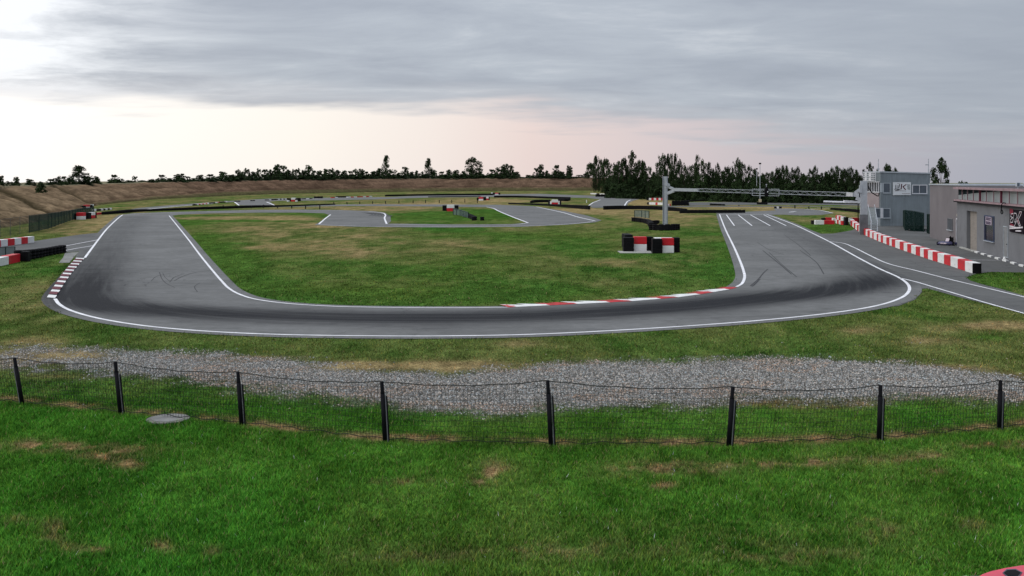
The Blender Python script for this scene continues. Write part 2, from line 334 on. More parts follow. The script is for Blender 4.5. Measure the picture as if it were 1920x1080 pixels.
# lines
ml = MB()
def line(px, w=0.13, z=0.027, sm=8): 
    q = GP(px); q = smooth(q, sm) if sm and len(q) > 2 else q; ribbon(ml, q, w, z)
cut = [i for i, p in enumerate(OUT)]
ribbon(ml, smooth(GP(OUT[:5]), 8), 0.16, 0.027)
ribbon(ml, smooth(GP(OUT[7:]), 10), 0.15, 0.027)
ribbon(ml, smooth(GP(INN[:14]), 10), 0.13, 0.0275)
ribbon(ml, smooth(GP([(1381, 538.5), (1390, 533.5), (1396, 521), (1394, 508), (1380, 472), (1360, 430), (1349, 402)]), 10), 0.15, 0.0275)
line([(1552, 453), (1578, 456), (1600, 464), (1630, 479), (1667, 495.5), (1717, 508), (1783, 525), (1850, 541), (1925, 559), (2100, 601)], 0.12)
line([(1688, 522), (1720, 530), (1750, 539), (1800, 554), (1850, 569), (1925, 590), (2050, 625)], 0.12)
for a, b in (((1362, 403), (1377, 423.5)), ((1384, 403), (1410, 423.5)), ((1407, 403), (1444, 423.5)), ((1432, 403), (1474, 423.5))): line([a, b], 0.14, sm=0)
line([(1349, 402.3), (1440, 402.3)], 0.35, 0.0285, sm=0)
line([(113, 463.5), (150, 456.5), (184, 450)], 0.13, 0.0265, sm=0); line([(113, 472), (145, 466), (175, 461)], 0.13, 0.0265, sm=0)
line([(230, 402.5), (300, 399.4), (400, 396.4), (480, 394.4), (560, 393.9), (640, 394.6)], 0.22, 0.0265)
line([(690, 396.6), (715, 399), (722.5, 403), (721, 409), (725, 420)], 0.22, 0.0265)
line([(620, 402.5), (610, 410), (598, 420.5)], 0.22, 0.0265)
line([(600, 422), (700, 425), (850, 425.8), (980, 424.3), (1060, 420.8), (1112, 416)], 0.20, 0.0265)
line([(738, 420.6), (850, 422), (960, 421), (990, 418)], 0.16, 0.0265)
line([(912, 388.4), (924, 390.6), (935, 396), (960, 406.5), (990, 418)], 0.26, 0.0265)
line([(1006, 388), (1030, 393), (1060, 400), (1085, 407.5), (1116, 414.5)], 0.24, 0.0265)
line([(1126, 374.5), (1112, 380), (1101, 387.5)], 0.26, 0.0265, sm=0); line([(1182, 375), (1176, 378), (1170, 387)], 0.3, 0.0265, sm=0)
line([(440, 379), (448, 385)], 0.35, 0.0265, sm=0); line([(500, 379), (516, 385.5)], 0.35, 0.0265, sm=0)
line([(620, 383.9), (720, 383), (850, 383.2), (940, 384.2)], 0.28, 0.0265); line([(560, 372), (660, 370.7), (720, 369.9)], 0.5, 0.0265)
line([(1452, 391.3), (1490, 391.4), (1530, 393.8), (1562, 399.6)], 0.22, 0.0265); line([(1480, 398.2), (1492, 396.4)], 0.35, 0.0265, sm=0)
line([(1513, 391.2), (1560, 390.6), (1625, 390.6)], 0.30, 0.0265, sm=0)
line([(1285, 379.8), (1400, 379.2), (1560, 381.2)], 0.4, 0.0265); line([(240, 396.4), (300, 390), (400, 382)], 0.4, 0.0265); line([(1800, 487), (1830, 488), (1890, 489)], 0.10, 0.0265, sm=0)
tag(ml.build('road_markings', LINE), kind='structure')
# skid marks
ms = MB(); SKID = mat('skid_rubber', (0.048, 0.048, 0.051), 0.8, var=0.5, scale=3)
def skid(px, w=0.12, z=0.0245): ribbon(ms, smooth(GP(px), 8), w, z)
skid([(327, 527), (345, 518), (370, 511), (397, 508)], 0.07); skid([(299, 511), (304, 524), (313, 533), (328, 540)], 0.045); skid([(305, 512), (309, 520), (318, 528)], 0.03)
skid([(283, 528), (296, 518), (320, 513)], 0.04); skid([(318, 530), (328, 520), (345, 514)], 0.05); skid([(370, 548), (365, 538), (375, 531)], 0.04)
skid([(1407, 537), (1422, 524), (1432, 512), (1440, 505)], 0.07); skid([(1410, 538), (1416, 533), (1425, 524)], 0.08); skid([(1430, 470), (1462, 496), (1484, 515)], 0.07); skid([(1442, 474), (1470, 500), (1494, 520)], 0.05); skid([(1420, 455), (1445, 470), (1470, 478)], 0.05)
skid([(1500, 470), (1530, 492), (1545, 515)], 0.06); skid([(1470, 440), (1500, 462), (1520, 480)], 0.05)
for k in range(7): x0 = 678+k*5; skid([(x0, 399+k*.15), (x0+12, 400.6+k*.2), (x0+20+k, 402.6+k*.35), (x0+14+k, 405.0+k*.3)], 0.22, 0.0255)
for k in range(26):
    x0 = rnd.uniform(150, 1500); y0 = rnd.uniform(584, 622) if 330 < x0 else rnd.uniform(570, 592); L = rnd.uniform(60, 240); t = (x0-850)/700
    skid([(x0, y0), (x0+L*.5, y0-3*t), (x0+L, y0-8*max(t, -.3))], rnd.uniform(0.012, 0.03), 0.0238+k*0.0001)
tag(ms.build('skid_marks', SKID), kind='structure')
# kerbs
mk = MB(); kt = [(953, 577.3), (969, 576.5), (1031.6, 573.6), (1084, 570.9), (1144, 568), (1186, 565.6), (1240, 561.3), (1272, 558.3), (1314, 552.7), (1338, 548.6), (1368, 543.6), (1382, 540.2)]
for i in range(len(kt)-1):
    a, b = kt[i], kt[i+1]; mk.cur = 1 if i % 2 else 0; A = G(*a); B = G(*b); d = (B-A); nrm = Vector((-d.y, d.x, 0)).normalized(); n = max(2, int(d.length/0.62))
    for k in range(n):
        p = A.lerp(B, k/n); q = A.lerp(B, (k+1)/n); sk = (q-p)*0.75; wd = 0.62
        mk.add([p+Vector((0, 0, .03)), q+Vector((0, 0, .03)), q-sk*0.0+nrm*wd*.35-sk*.2+Vector((0, 0, .06)), p+nrm*wd-sk+Vector((0, 0, .085)), p+nrm*.1-sk*.2+Vector((0, 0, .045))], [(0, 1, 2, 3, 4)])
        mk.add([p+Vector((0, 0, .005)), q+Vector((0, 0, .005)), q+nrm*wd*.9-sk*.9+Vector((0, 0, .01)), p+nrm*wd-sk+Vector((0, 0, .01))], [(0, 1, 2, 3)]); mk.f[-1] = mk.f[-1]; mk.mi[-1] = 0
tag(mk.build('inner_kerb', [KRED, WHITE]), kind='structure')
mk = MB(); n = 21
ka, kb, kc, kdd = Vector((143, 485)), Vector((158.5, 485)), Vector((88, 560)), Vector((103.5, 560))
for i in range(n):
    # rows shrink with distance: equal metres along the kerb
    def row(t):
        A, B = G(ka.x, 485), G(kc.x, 560); A2, B2 = G(kb.x, 485), G(kdd.x, 560); return A.lerp(B, t), A2.lerp(B2, t)
    a0, b0 = row(i/n); a1, b1 = row((i+1)/n); bow = 0.35*math.sin(math.pi*(i+.5)/n); off = Vector((-bow*.3, 0, 0)); mk.cur = 1 if i % 2 == 0 else 0
    zz = Vector((0, 0, .035 + .03*(i % 2))); mk.add([a0+off+zz+Vector((0, 0, .03)), b0+off+zz, b1+off+zz, a1+off+zz+Vector((0, 0, .03))], [(0, 1, 2, 3)])
tag(mk.build('outer_kerb', [KMAR, WHITE]), kind='structure')

# ------------------------------------------------------------------ grass colours
ELL = [  # px, py, half width, half height, dryness (negative: greener)
 (150, 842, 120, 9, .75), (60, 835, 70, 8, .6), (215, 858, 55, 12, .9), (250, 872, 30, 10, .6), (920, 878, 28, 12, .9), (908, 900, 22, 9, 1.0), (1240, 878, 60, 10, .8), (1245, 912, 20, 5, 1.1), (1320, 880, 60, 12, .6), (1430, 872, 70, 7, .75), (1520, 868, 60, 8, .9), (1640, 862, 60, 7, .7), (1740, 852, 40, 9, .9), (1850, 836, 50, 6, .8), (1900, 835, 30, 6, .7), (1760, 886, 20, 6, .7), (100, 1000, 20, 16, .95), (135, 1025, 30, 10, .95), (190, 1032, 30, 5, .7), (310, 1025, 24, 9, .6), (400, 1035, 60, 9, .5), (30, 980, 30, 8, .5), (640, 830, 30, 4, .4), (1150, 885, 60, 12, .45), (1660, 1000, 50, 20, .4), (1830, 985, 40, 12, .4), (760, 905, 60, 5, .5), (700, 1050, 200, 16, .3), (1500, 1040, 180, 22, .35), (1050, 1040, 200, 18, .3), (1300, 1000, 300, 30, .2),
 (760, 688, 180, 9, 1.25), (640, 684, 60, 6, 1.1), (420, 672, 90, 4, 1.0), (90, 668, 110, 14, .7), (150, 665, 60, 8, .9), (110, 705, 60, 6, .6), (1500, 762, 90, 5, .7), (1400, 756, 60, 4, .6), (1620, 756, 40, 8, .6), (1790, 690, 70, 6, .8), (1890, 706, 60, 8, .8), (1450, 676, 60, 4, .5), (1180, 750, 60, 8, .3),
 (990, 645, 60, 8, .5), (1600, 618, 60, 8, .5), (1850, 610, 90, 10, .6), (1740, 640, 100, 8, .4), (60, 640, 60, 8, .4), (1860, 634, 40, 7, -.5), (60, 570, 80, 20, .3), (40, 540, 50, 12, .3),
 (430, 409, 110, 5, .8), (540, 410, 60, 8, .7), (500, 428, 130, 12, .55), (620, 450, 150, 14, .55), (480, 462, 80, 12, .35), (700, 475, 90, 10, .5), (640, 468, 70, 8, .5), (1170, 492, 60, 10, .6), (1060, 500, 130, 12, .3), (1290, 490, 60, 12, .45), (1290, 410, 90, 12, .45), (1200, 405, 90, 10, .5), (850, 460, 40, 5, .4), (1330, 470, 60, 10, .3), (980, 520, 80, 6, .3), (560, 520, 90, 10, .15), (1180, 530, 90, 8, .25), (620, 425, 80, 4, .6), (700, 392, 90, 4, .8), (790, 384, 110, 5, .7), (1090, 396, 110, 6, .9), (960, 377, 120, 4, .8), (860, 414, 160, 3, .5), (1440, 392, 60, 5, .8), (1380, 389, 90, 2, .8), (1210, 380, 40, 6, .9), (200, 412, 80, 14, .9), (130, 428, 90, 12, .9), (1600, 408, 60, 7, .6), (1510, 415, 50, 6, .6),
 (420, 404.6, 90, 1.6, -.9), (400, 414.2, 150, 1.8, -1.0), (345, 420, 40, 5, -.7), (380, 450, 30, 22, -.8), (430, 500, 45, 40, -.7), (600, 545, 200, 22, -.45), (900, 500, 120, 20, -.3), (800, 408, 90, 8, -.9), (930, 405, 50, 12, -.9), (560, 401, 50, 3, -.9), (1365, 500, 28, 40, -.8), (1000, 440, 200, 8, -.45), (1150, 480, 60, 6, -.3), (950, 555, 160, 12, -.35), (1540, 426, 60, 8, -.8), (1160, 379, 0.1, 1, 0), (1040, 376, 60, 5, -.4), (1860, 524, 60, 12, -.5)]
FENCE = [(-130, 747), (0, 754), (42, 758), (226, 776), (315, 783), (453, 797), (600, 818), (722, 828), (860, 833), (1033, 836), (1200, 837), (1366, 835), (1500, 833), (1648, 826), (1760, 817), (1873, 806), (2000, 793)]
fx = np.array([p[0] for p in FENCE]); fy = np.array([p[1] for p in FENCE])
CLAYER = ((0, 0), (.38, .0), (-.38, .0), (0, .45), (0, -.45), (.3, .35), (-.3, -.35), (.3, -.35), (-.3, .35), (.7, 0), (-.7, 0), (0, .8), (0, -.8))
def gmask(x, y):
    r = np.zeros(x.shape); m = (y > 21) & (y < 35)
    if m.any():
        xs = x[m]+(fbm(x[m]*1.7, y[m]*1.7, 3, 8)-.5)*1.3; ys = y[m]+(fbm(x[m]*1.7, y[m]*1.7, 3, 9)-.5)*1.5; a = 0
        for dx, dy in CLAYER: a = a+inpoly(xs+dx, ys+dy, gpoly)
        a = a/len(CLAYER); pxg = CX+F*x[m]/y[m]; pyg = YH+H*F/y[m]
        a = a*np.clip(.75+(pxg+60)/500, .6, 1)*np.clip(1.25-1.1*np.clip(fbm(x[m]*.7, y[m]*1.2, 3, 71)-.52, 0, 1)*4*np.clip((500-pxg)/400, .15, 1), .2, 1)
        for ex, ey, aa, bb in ((760, 689, 170, 7), (120, 667, 90, 9)): a = a*(1-.85*np.exp(-((pxg-ex)/aa)**4-((pyg-ey)/bb)**2))
        r[m] = np.clip(a, 0, 1)
    return r
def colour(x, y):
    yy = np.maximum(y, 1.0); px = CX+F*x/yy; py = YH+H*F/yy
    wx = (fbm(x*.35, y*.35, 4, 3)-.5); wy = (fbm(x*.35+40, y*.35, 4, 5)-.5)
    dry = np.interp(py, [341, 360, 400, 412, 440, 480, 540, 575, 600, 640, 680, 740, 760, 800, 1100], [.72, .55, .43, .35, .24, .17, .13, .15, .24, .25, .30, .16, .05, .03, .06])
    dry = dry+np.where((py > 480) & (py < 700), np.clip((140-px)/300, 0, .12), 0)
    f1 = fbm(x*.22, y*.10, 5, 21); f2 = fbm(x*1.2, y*.6, 4, 31); f3 = fbm(x*5, y*4, 3, 41)
    amp = np.interp(py, [400, 600, 760, 800], [1.4, 1.1, .45, .36]); dry = dry+amp*((f1-.5)*1.0+(f2-.5)*.55)
    for ex, ey, a, b, s in ELL:
        m = (np.abs(px-ex) < a*2.6+40) & (np.abs(py-ey) < b*2.6+8)
        if not m.any(): continue
        q = ((px[m]-ex+wx[m]*a*1.2)/a)**2+((py[m]-ey+wy[m]*b*1.2)/b)**2
        e = s*np.exp(-q*.9)*(.72 if 400 < ey < 560 and s > 0 else 1)
        if py[m].mean() > 760 and s > 0: e = e*np.clip((f3[m]-.30)*3.2, 0, 1.4)
        else: e = e*(.5+f2[m])
        dry[m] += e
    fb = np.interp(px, fx, fy); s = np.exp(-((py-fb+7)/np.interp(px, [0, 900, 1900], [5, 6.5, 6]))**2)*np.clip((f3-.22)*3, 0, 1.2); s *= np.clip(.45+(f2-.4)*3, .15, 1.1); dry = dry+s*1.6
    dry = np.clip(dry, 0, 1.25)
    near = np.clip((py-690)/90, 0, 1)[:, None]
    g = np.array([.049, .100, .018])*(1-near)+np.array([.042, .132, .014])*near
    g = g*(1+1.0*(f2-.5))[:, None]*(1+.9*(f3-.5))[:, None]
    g = g*(1+np.array([.35, .05, .1])*((f1-.5)*2)[:, None])
    mid = np.array([.098, .114, .036])*(1+.8*(f2-.5))[:, None]; tan = np.array([.205, .158, .074]); tan = (tan*(1-near)+np.array([.17, .115, .056])*near)*(1+1.0*(f3-.5))[:, None]
    d = dry[:, None]; c = np.where(d < .5, g*(1-d*2)+mid*d*2, mid*(2-2*d)+tan*(2*d-1)); c = np.where(d > 1, tan*(1+(d-1)*.6), c)
    red = np.exp(-(((px-1480)/120)**2+((py-754)/6)**2))+.5*np.exp(-(((px-1160)/40)**2+((py-752)/6)**2)); c = c*(1-red[:, None]*.4)+np.array([.16, .06, .04])*red[:, None]*.4
    rub = np.exp(-((px-(100+ (545-py)*.62))/14)**2)*((py > 490) & (py < 560)); c = c*(1-.5*rub[:, None])
    gm = gmask(x, y)[:, None]; c = c*(1-gm)+np.array([.105, .10, .090])*(1+.8*(f3[:, None]-.5))*gm
    return np.clip(c, .004, 1), dry
# ground sheet
rows = np.concatenate([[-90, -30, -5, 4], 6*1.0150**np.arange(420)]); cols_t = np.linspace(-1, 1, 361)
Yg = np.repeat(rows, len(cols_t)); Xg = np.tile(cols_t, len(rows))*0.72*(np.maximum(Yg, 0)+10)
Zg = np.where(Yg < 21, (fbm(Xg*1.5, Yg*1.5, 3, 2)-.5)*.10*np.clip((21-Yg)/3, 0, 1), 0.0)
gc, gd = colour(Xg, Yg)
def grass_mat():
    m, b = nmat('turf'); at = NN('ShaderNodeAttribute'); at.attribute_name = 'col'; g = NN('ShaderNodeNewGeometry').outputs['Position']
    mp = NN('ShaderNodeMapping'); lk(g, mp.inputs[0]); mp.inputs['Scale'].default_value = (1, .8, 1)
    c = MIXC(1.0, at.outputs['Color'], VAR(mp.outputs[0], 12, .35, 1.6, 6), 'MULTIPLY')
    c = MIXC(1.0, c, VAR(mp.outputs[0], 2.2, .6, 1.35, 5), 'MULTIPLY')
    c = MIXC(1.0, c, VAR(mp.outputs[0], .5, .86, 1.14, 4), 'MULTIPLY')
    lk(c, b.inputs['Base Color']); b.inputs['Roughness'].default_value = 0.95; b.inputs['Specular IOR Level'].default_value = 0.0
    bn = NN('ShaderNodeBump'); bn.inputs['Strength'].default_value = 0.7; bn.inputs['Distance'].default_value = 0.06
    lk(NOISE(mp.outputs[0], 9, 5, .7), bn.inputs['Height']); lk(bn.outputs[0], b.inputs['Normal']); return m
TURF = grass_mat()
o = grid_mesh('ground', np.stack([Xg, Yg, Zg], 1), len(rows), len(cols_t), TURF, cols=gc)

# grass blades -------------------------------------------------------
def blade_mat():
    m, b = nmat('grass_blade'); at = NN('ShaderNodeAttribute'); at.attribute_name = 'col'
    lk(at.outputs['Color'], b.inputs['Base Color']); b.inputs['Roughness'].default_value = 0.9; b.inputs['Specular IOR Level'].default_value = 0.02; return m
BLADE = blade_mat()
def raw_tris(name, Vx, cols, m):
    n = len(Vx)//3; me = bpy.data.meshes.new(name); me.vertices.add(n*3); me.vertices.foreach_set('co', Vx.ravel().astype(np.float32))
    me.loops.add(n*3); me.loops.foreach_set('vertex_index', np.arange(n*3)); me.polygons.add(n); me.polygons.foreach_set('loop_start', np.arange(0, n*3, 3)); me.update(calc_edges=True)
    me.materials.append(m)
    if cols is not None: me.attributes.new('col', 'FLOAT_COLOR', 'POINT').data.foreach_set('color', np.concatenate([cols, np.ones((n*3, 1))], 1).astype(np.float32).ravel())
    o = bpy.data.objects.new(name, me); C.objects.link(o); return o
def blades(n, y0, y1, hgt, wid, gain, pw=1.0):
    # uniform over the trapezoid seen by the camera, a little wider
    y = np.sqrt(rng.random(n)*(y1**2-y0**2)+y0**2) if pw == 1 else y0*(y1/y0)**rng.random(n)
    x = (rng.random(n)*2-1)*(.53*y+.6)
    keep = np.ones(n, bool)
    jx, jy = x+rng.normal(0, .10, n)+(fbm(x*1.1, y*1.1, 3, 91)-.5)*.5, y+rng.normal(0, .12, n)+(fbm(x*1.1, y*1.1, 3, 92)-.5)*.5
    for pl in NOGRASS: keep &= ~inpoly(jx, jy, pl)
    keep &= rng.random(n) > gmask(x, y)*1.05-.03
    dx, dy = x-MH[0], y-MH[1]; keep &= (dx/.44)**2+(dy/.44)**2 > 1
    x, y = x[keep], y[keep]; c, dry = colour(x, y); n = len(x)
    k2 = (rng.random(n) < np.clip(1.3-dry*.85+(fbm(x*3, y*3, 2, 77)-.5), .25, 1)); x, y, c, dry = x[k2], y[k2], c[k2], dry[k2]; n = len(x)
    a = rng.random(n)*2*np.pi; h = hgt*(.45+.9*rng.random(n))*(1-.35*np.clip(dry, 0, 1))*(.65+.8*fbm(x*1.3, y*1.3, 3, 55)); w = wid*(.6+.8*rng.random(n))
    lean = h*(.35+.75*rng.random(n)); b = a+1.57+rng.normal(0, .5, n)
    z0 = np.where(y < 21, (fbm(x*1.5, y*1.5, 3, 2)-.5)*.10*np.clip((21-y)/3, 0, 1), 0.0)-.004
    p0 = np.stack([x-np.cos(a)*w/2, y-np.sin(a)*w/2, z0], 1); p1 = np.stack([x+np.cos(a)*w/2, y+np.sin(a)*w/2, z0], 1)
    p2 = np.stack([x+np.cos(b)*lean, y+np.sin(b)*lean, z0+h], 1)
    vv = np.stack([p0, p1, p2], 1).reshape(-1, 3)
    cc = c*gain*(.35+1.3*rng.random(n))[:, None]; straw = rng.random(n) < .035+.25*np.clip(dry, 0, 1)**2
    cc = np.where(straw[:, None], np.array([.25, .20, .10])*(.5+.9*rng.random(n))[:, None], cc)
    yl = rng.random(n) < .18; cc = np.where((yl & ~straw)[:, None], cc*np.array([1.9, 1.3, 1.0]), cc)
    wf = (rng.random(n) < .0009) & (y < 24); cc = np.where(wf[:, None], .55, cc)
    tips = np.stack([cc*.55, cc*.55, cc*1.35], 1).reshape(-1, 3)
    return vv, tips
MH = G(315, 786)
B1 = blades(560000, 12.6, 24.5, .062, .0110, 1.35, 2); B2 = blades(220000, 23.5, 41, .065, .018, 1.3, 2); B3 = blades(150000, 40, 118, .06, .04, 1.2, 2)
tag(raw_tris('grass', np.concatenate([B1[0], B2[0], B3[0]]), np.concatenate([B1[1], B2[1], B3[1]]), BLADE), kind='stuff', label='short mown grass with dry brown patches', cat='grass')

# gravel -------------------------------------------------------
def gravel_mat(attr):
    m, b = nmat('gravel_'+('stone' if attr else 'bed')); g = NN('ShaderNodeNewGeometry').outputs['Position']
    if attr: at = NN('ShaderNodeAttribute'); at.attribute_name = 'col'; lk(at.outputs['Color'], b.inputs['Base Color'])
    else:
        vo = NN('ShaderNodeTexVoronoi'); lk(g, vo.inputs['Vector']); vo.inputs['Scale'].default_value = 22
        c = MIXC(VAR(vo.outputs['Color'], 3, 0, 1), (.05, .05, .052), (.22, .22, .22)); c = MIXC(SS(NOISE(g, .9, 5, .7), .5, .72), c, (.16, .12, .085))
        lk(c, b.inputs['Base Color']); bn = NN('ShaderNodeBump'); bn.inputs['Distance'].default_value = .03; lk(vo.outputs['Distance'], bn.inputs['Height']); lk(bn.outputs[0], b.inputs['Normal']); bn.invert = True
    b.inputs['Roughness'].default_value = .9; return m
n = 230000; gx = rng.uniform(-17, 17, n); gy = rng.uniform(22, 33.5, n)
k = (np.abs(gx) < .54*gy+.5) & (rng.random(n) < gmask(gx, gy)**1.6*1.1+.001); gx, gy = gx[k], gy[k]
n = len(gx)
n = len(gx)
octv = np.array([(1, 0, 0), (0, 1, 0), (-1, 0, 0), (0, -1, 0), (0, 0, 1), (0, 0, -.6)]); octf = np.array([(0, 1, 4), (1, 2, 4), (2, 3, 4), (3, 0, 4)])
s = .012+.022*rng.random(n)**2; ang = rng.random(n)*6.28; asp = .6+.6*rng.random(n)
vv = octv[None]*np.stack([s, s*asp, s*(.5+.5*rng.random(n))], 1)[:, None, :]*(1+.35*(rng.random((n, 6, 1))-.5)); ca, sa = np.cos(ang)[:, None], np.sin(ang)[:, None]
xx = vv[..., 0]*ca-vv[..., 1]*sa; y2 = vv[..., 0]*sa+vv[..., 1]*ca; til = rng.normal(0, .35, n)[:, None]; zz = vv[..., 2]*1.2+xx*til
vv = np.stack([xx+gx[:, None], y2+gy[:, None], zz+.008], -1); tri = vv[:, octf].reshape(-1, 3)
gcol = (.10+.34*rng.random(n)**1.5)[:, None]*np.array([1.04, 1, .93])*(1+np.array([.08, .0, -.06])*rng.normal(0, 1, n)[:, None]); brown = (fbm(gx*.5, gy*.9, 4, 66) > .60)[:, None]
gcol = np.where(brown & (rng.random(n) < .5)[:, None], gcol*np.array([1.15, .9, .75]), gcol)
tag(raw_tris('gravel', tri, np.repeat(np.clip(gcol, .02, .8), 12, 0), gravel_mat(True)), kind='stuff', label='grey crushed stone gravel bed behind the wire fence', cat='gravel')

# ------------------------------------------------------------------ embankment
FOOT = [(-330, 480), (-120, 446), (0, 428), (60, 418), (110, 407), (150, 395), (185, 385), (230, 379.5), (300, 373.5), (400, 368.5), (480, 365), (600, 362), (720, 360), (850, 358.6), (960, 358), (1080, 357.5), (1150, 357.2), (1190, 357.5)]
CREST = [352, 352, 351.5, 353, 353, 350, 348.5, 347.5, 344.5, 341.5, 339.5, 337, 335.5, 334.5, 334, 333.5, 333.5, 334]
fw = smooth(GP(FOOT), 8); nf = len(fw); ci = np.interp(np.linspace(0, len(FOOT)-1, nf), range(len(FOOT)), CREST)
fo = offset(fw, -1.0); nrm = [(b-a).normalized() for a, b in zip(fw, fo)]
V = []; prof = [(0, 0), (.6, .10), (2.5, .22), (4, .34), (6, .52), (8.5, .72), (11, .90), (12.5, .97), (13.5, 1.0), (16, 1.02), (22, 1.0), (40, .98), (70, .95)]
prof2 = []
for a, b in zip(prof, prof[1:]):
    for k in range(4): prof2.append((a[0]+(b[0]-a[0])*k/4, a[1]+(b[1]-a[1])*k/4))
prof2.append(prof[-1]); crest = []; bcols = []
for i, p in enumerate(fw):
    n_ = nrm[i]; c0 = p+n_*13.5; zt = H-(ci[i]-YH)/F*c0.y; crest.append(Vector((c0.x, c0.y, zt))); pxp = CX+F*p.x/p.y
    for r, zf in prof2:
        q = p+n_*r; gul = 0
        for gc0, gwid in ((112, 10), (178, 5)): gul += math.exp(-((pxp-gc0-(1-zf)*0+zf*(-34))/gwid)**2)
        nz = float(fbm(np.array([q.x*.25]), np.array([q.y*.25]), 4, 88)[0]-.5); nz2 = float(fbm(np.array([q.x*1.1]), np.array([q.y*1.1]), 3, 89)[0]-.5)
        m_ = min(1, r/2.0)*(1 if r < 14 else .6); z = zt*zf+(nz*.9+nz2*.35)*m_-gul*.55*m_*(1 if r < 13 else 0)
        V.append((q.x, q.y, max(z, 0.0) if r > 0 else -0.05))
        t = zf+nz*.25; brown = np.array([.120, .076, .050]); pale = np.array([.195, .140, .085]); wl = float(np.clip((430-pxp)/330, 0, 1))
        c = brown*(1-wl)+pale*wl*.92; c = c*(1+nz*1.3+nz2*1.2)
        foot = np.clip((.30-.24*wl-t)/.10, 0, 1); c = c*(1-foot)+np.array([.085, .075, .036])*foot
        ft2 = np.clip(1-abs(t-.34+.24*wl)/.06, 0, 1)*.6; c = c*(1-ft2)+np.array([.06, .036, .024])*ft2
        top = np.clip((r-12.5)/1.5, 0, 1); c = c*(1-top)+np.array([.15, .14, .09])*(1+nz)*top
        if gul > .3 and r < 14: gg = min(1, (gul-.3)*1.3); c = c*(1-gg)+np.array([.030, .024, .012])*gg
        bcols.append(np.clip(c, .01, .6))
m, b = nmat('dry_bank'); at = NN('ShaderNodeAttribute'); at.attribute_name = 'col'; g = NN('ShaderNodeNewGeometry').outputs['Position']
c = MIXC(1.0, at.outputs['Color'], VAR(g, 1.6, .5, 1.5, 7), 'MULTIPLY'); c = MIXC(1.0, c, VAR(g, .35, .75, 1.25, 5), 'MULTIPLY'); c = MIXC(M('MULTIPLY', SS(NOISE(g, .8, 6, .7), .56, .68), .5), c, (.035, .035, .016))
lk(c, b.inputs['Base Color']); b.inputs['Roughness'].default_value = .95; b.inputs['Specular IOR Level'].default_value = 0
bn = NN('ShaderNodeBump'); bn.inputs['Strength'].default_value = .9; bn.inputs['Distance'].default_value = .25; lk(NOISE(g, 1.8, 6, .7), bn.inputs['Height']); lk(bn.outputs[0], b.inputs['Normal'])
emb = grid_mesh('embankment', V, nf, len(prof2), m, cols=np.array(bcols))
cpx = np.array([CX+F*c.x/c.y for c in crest]); srt = np.argsort(cpx); cpx = cpx[srt]; cyy = np.array([c.y for c in crest])[srt]; czz = np.array([c.z for c in crest])[srt]

# ================================================================== OBJECTS
# ---------------------------------------------------------------- near wire fence
fposts = [((27, 671), (42, 758)), ((216, 678), (226, 776)), ((446, 697), (453, 797)), ((716, 715), (722, 829)), ((1027, 713), (1033, 837)), ((1374, 725), (1366, 836)), ((1651, 722), (1648, 826)), ((1876, 713), (1873, 806))]
WIRE = mat('fence_wire', (0.018, 0.02, 0.018), 0.6, 0.2, var=0.3)
PIPE = mat('black_post', (0.005, 0.005, 0.007), 0.7, spec=.1, var=0.3, scale=6)
PIPEL = mat('grey_strip', (0.16, 0.16, 0.18), 0.4, 0.3, var=0.2)
fence = tag(empty('wire_fence', G(960, 836)), 'low black wire mesh fence on eight black posts between lawn and gravel', 'fence'); foff = -fence.location
fb, ft = [], []
for i, ((tx, ty), (bx, by)) in enumerate(fposts):
    b = G(bx, by); t = P(tx, ty, b.y); fb.append(b); ft.append(t); m = MB(); h = t-b; q = b+h*.80
    m.tube([b+foff-h*.05, q+foff], .047, 10); m.tube([q+foff, q+foff+h*.02, t+foff-h*.01, t+foff], [.047, .038, .038, .030], 10)
    po = m.build('post', PIPE, fence, True)
    e = MB(); sx = .058 if i >= 1 else -.05; e.obox(b+foff+Vector((sx, -.012, 0)), b+foff+h*.78+Vector((sx, -.012, 0)), .009, .02); e.build('edge_strip', PIPEL, po)
    e = MB(); e.tube([b+foff+Vector((sx+.022, 0, 0)), b+foff+h*.76+Vector((sx+.022, 0, 0))], .018, 6); e.build('stake', PIPE, po)
fb = [G(-130, 745)]+fb+[G(2010, 788)]; ft = [fb[0]+Vector((-.1, 0, .98))]+ft+[fb[-1]+Vector((0, 0, .97))]
def fpt(i, u, v):                                       # span i, along u, up v
    b = fb[i].lerp(fb[i+1], u); t = ft[i].lerp(ft[i+1], u); top = b+(t-b)*.975; sag = .085*4*u*(1-u)*v**2
    bulge = .03*math.sin(u*9+i*2.1)*math.sin(v*math.pi); return top.lerp(b, 1-v)+Vector((.015*math.sin(v*7+i), bulge, .025-sag+.008*math.sin(u*23+v*11)))+foff
mn = MB(); mt = MB(); mbm = MB(); NVERT = 11
for i in range(len(fb)-1):
    L = (fb[i+1]-fb[i]).length; nu = int(L/.072)
    for k in range(nu):
        for s in range(NVERT):
            j1, j2 = rnd.uniform(-.1, .1), rnd.uniform(-.1, .1); u0 = (k+.5*s/NVERT*3)/nu; u1 = (k+.5*(s+1)/NVERT*3)/nu
            if u1 <= 1: a, b = fpt(i, u0, s/NVERT), fpt(i, u1, (s+1)/NVERT); mn.obox(a, b, .0046, .0046, (0, 1, 0))
    for s in range(1, NVERT):
        pts = [fpt(i, k/30, s/NVERT+.006*math.sin(k*2.3+s)) for k in range(31)]
        for a, b in zip(pts, pts[1:]): mn.obox(a, b, .0046, .0046)
    pts = [fpt(i, k/24, 1.0) for k in range(25)]; mt.tube(pts, .009, 5, False)
    pts = [fpt(i, k/24, .02)+Vector((0, 0, .02+.02*math.sin(k*1.3+i))) for k in range(25)]; mbm.tube(pts, .007, 4, False)
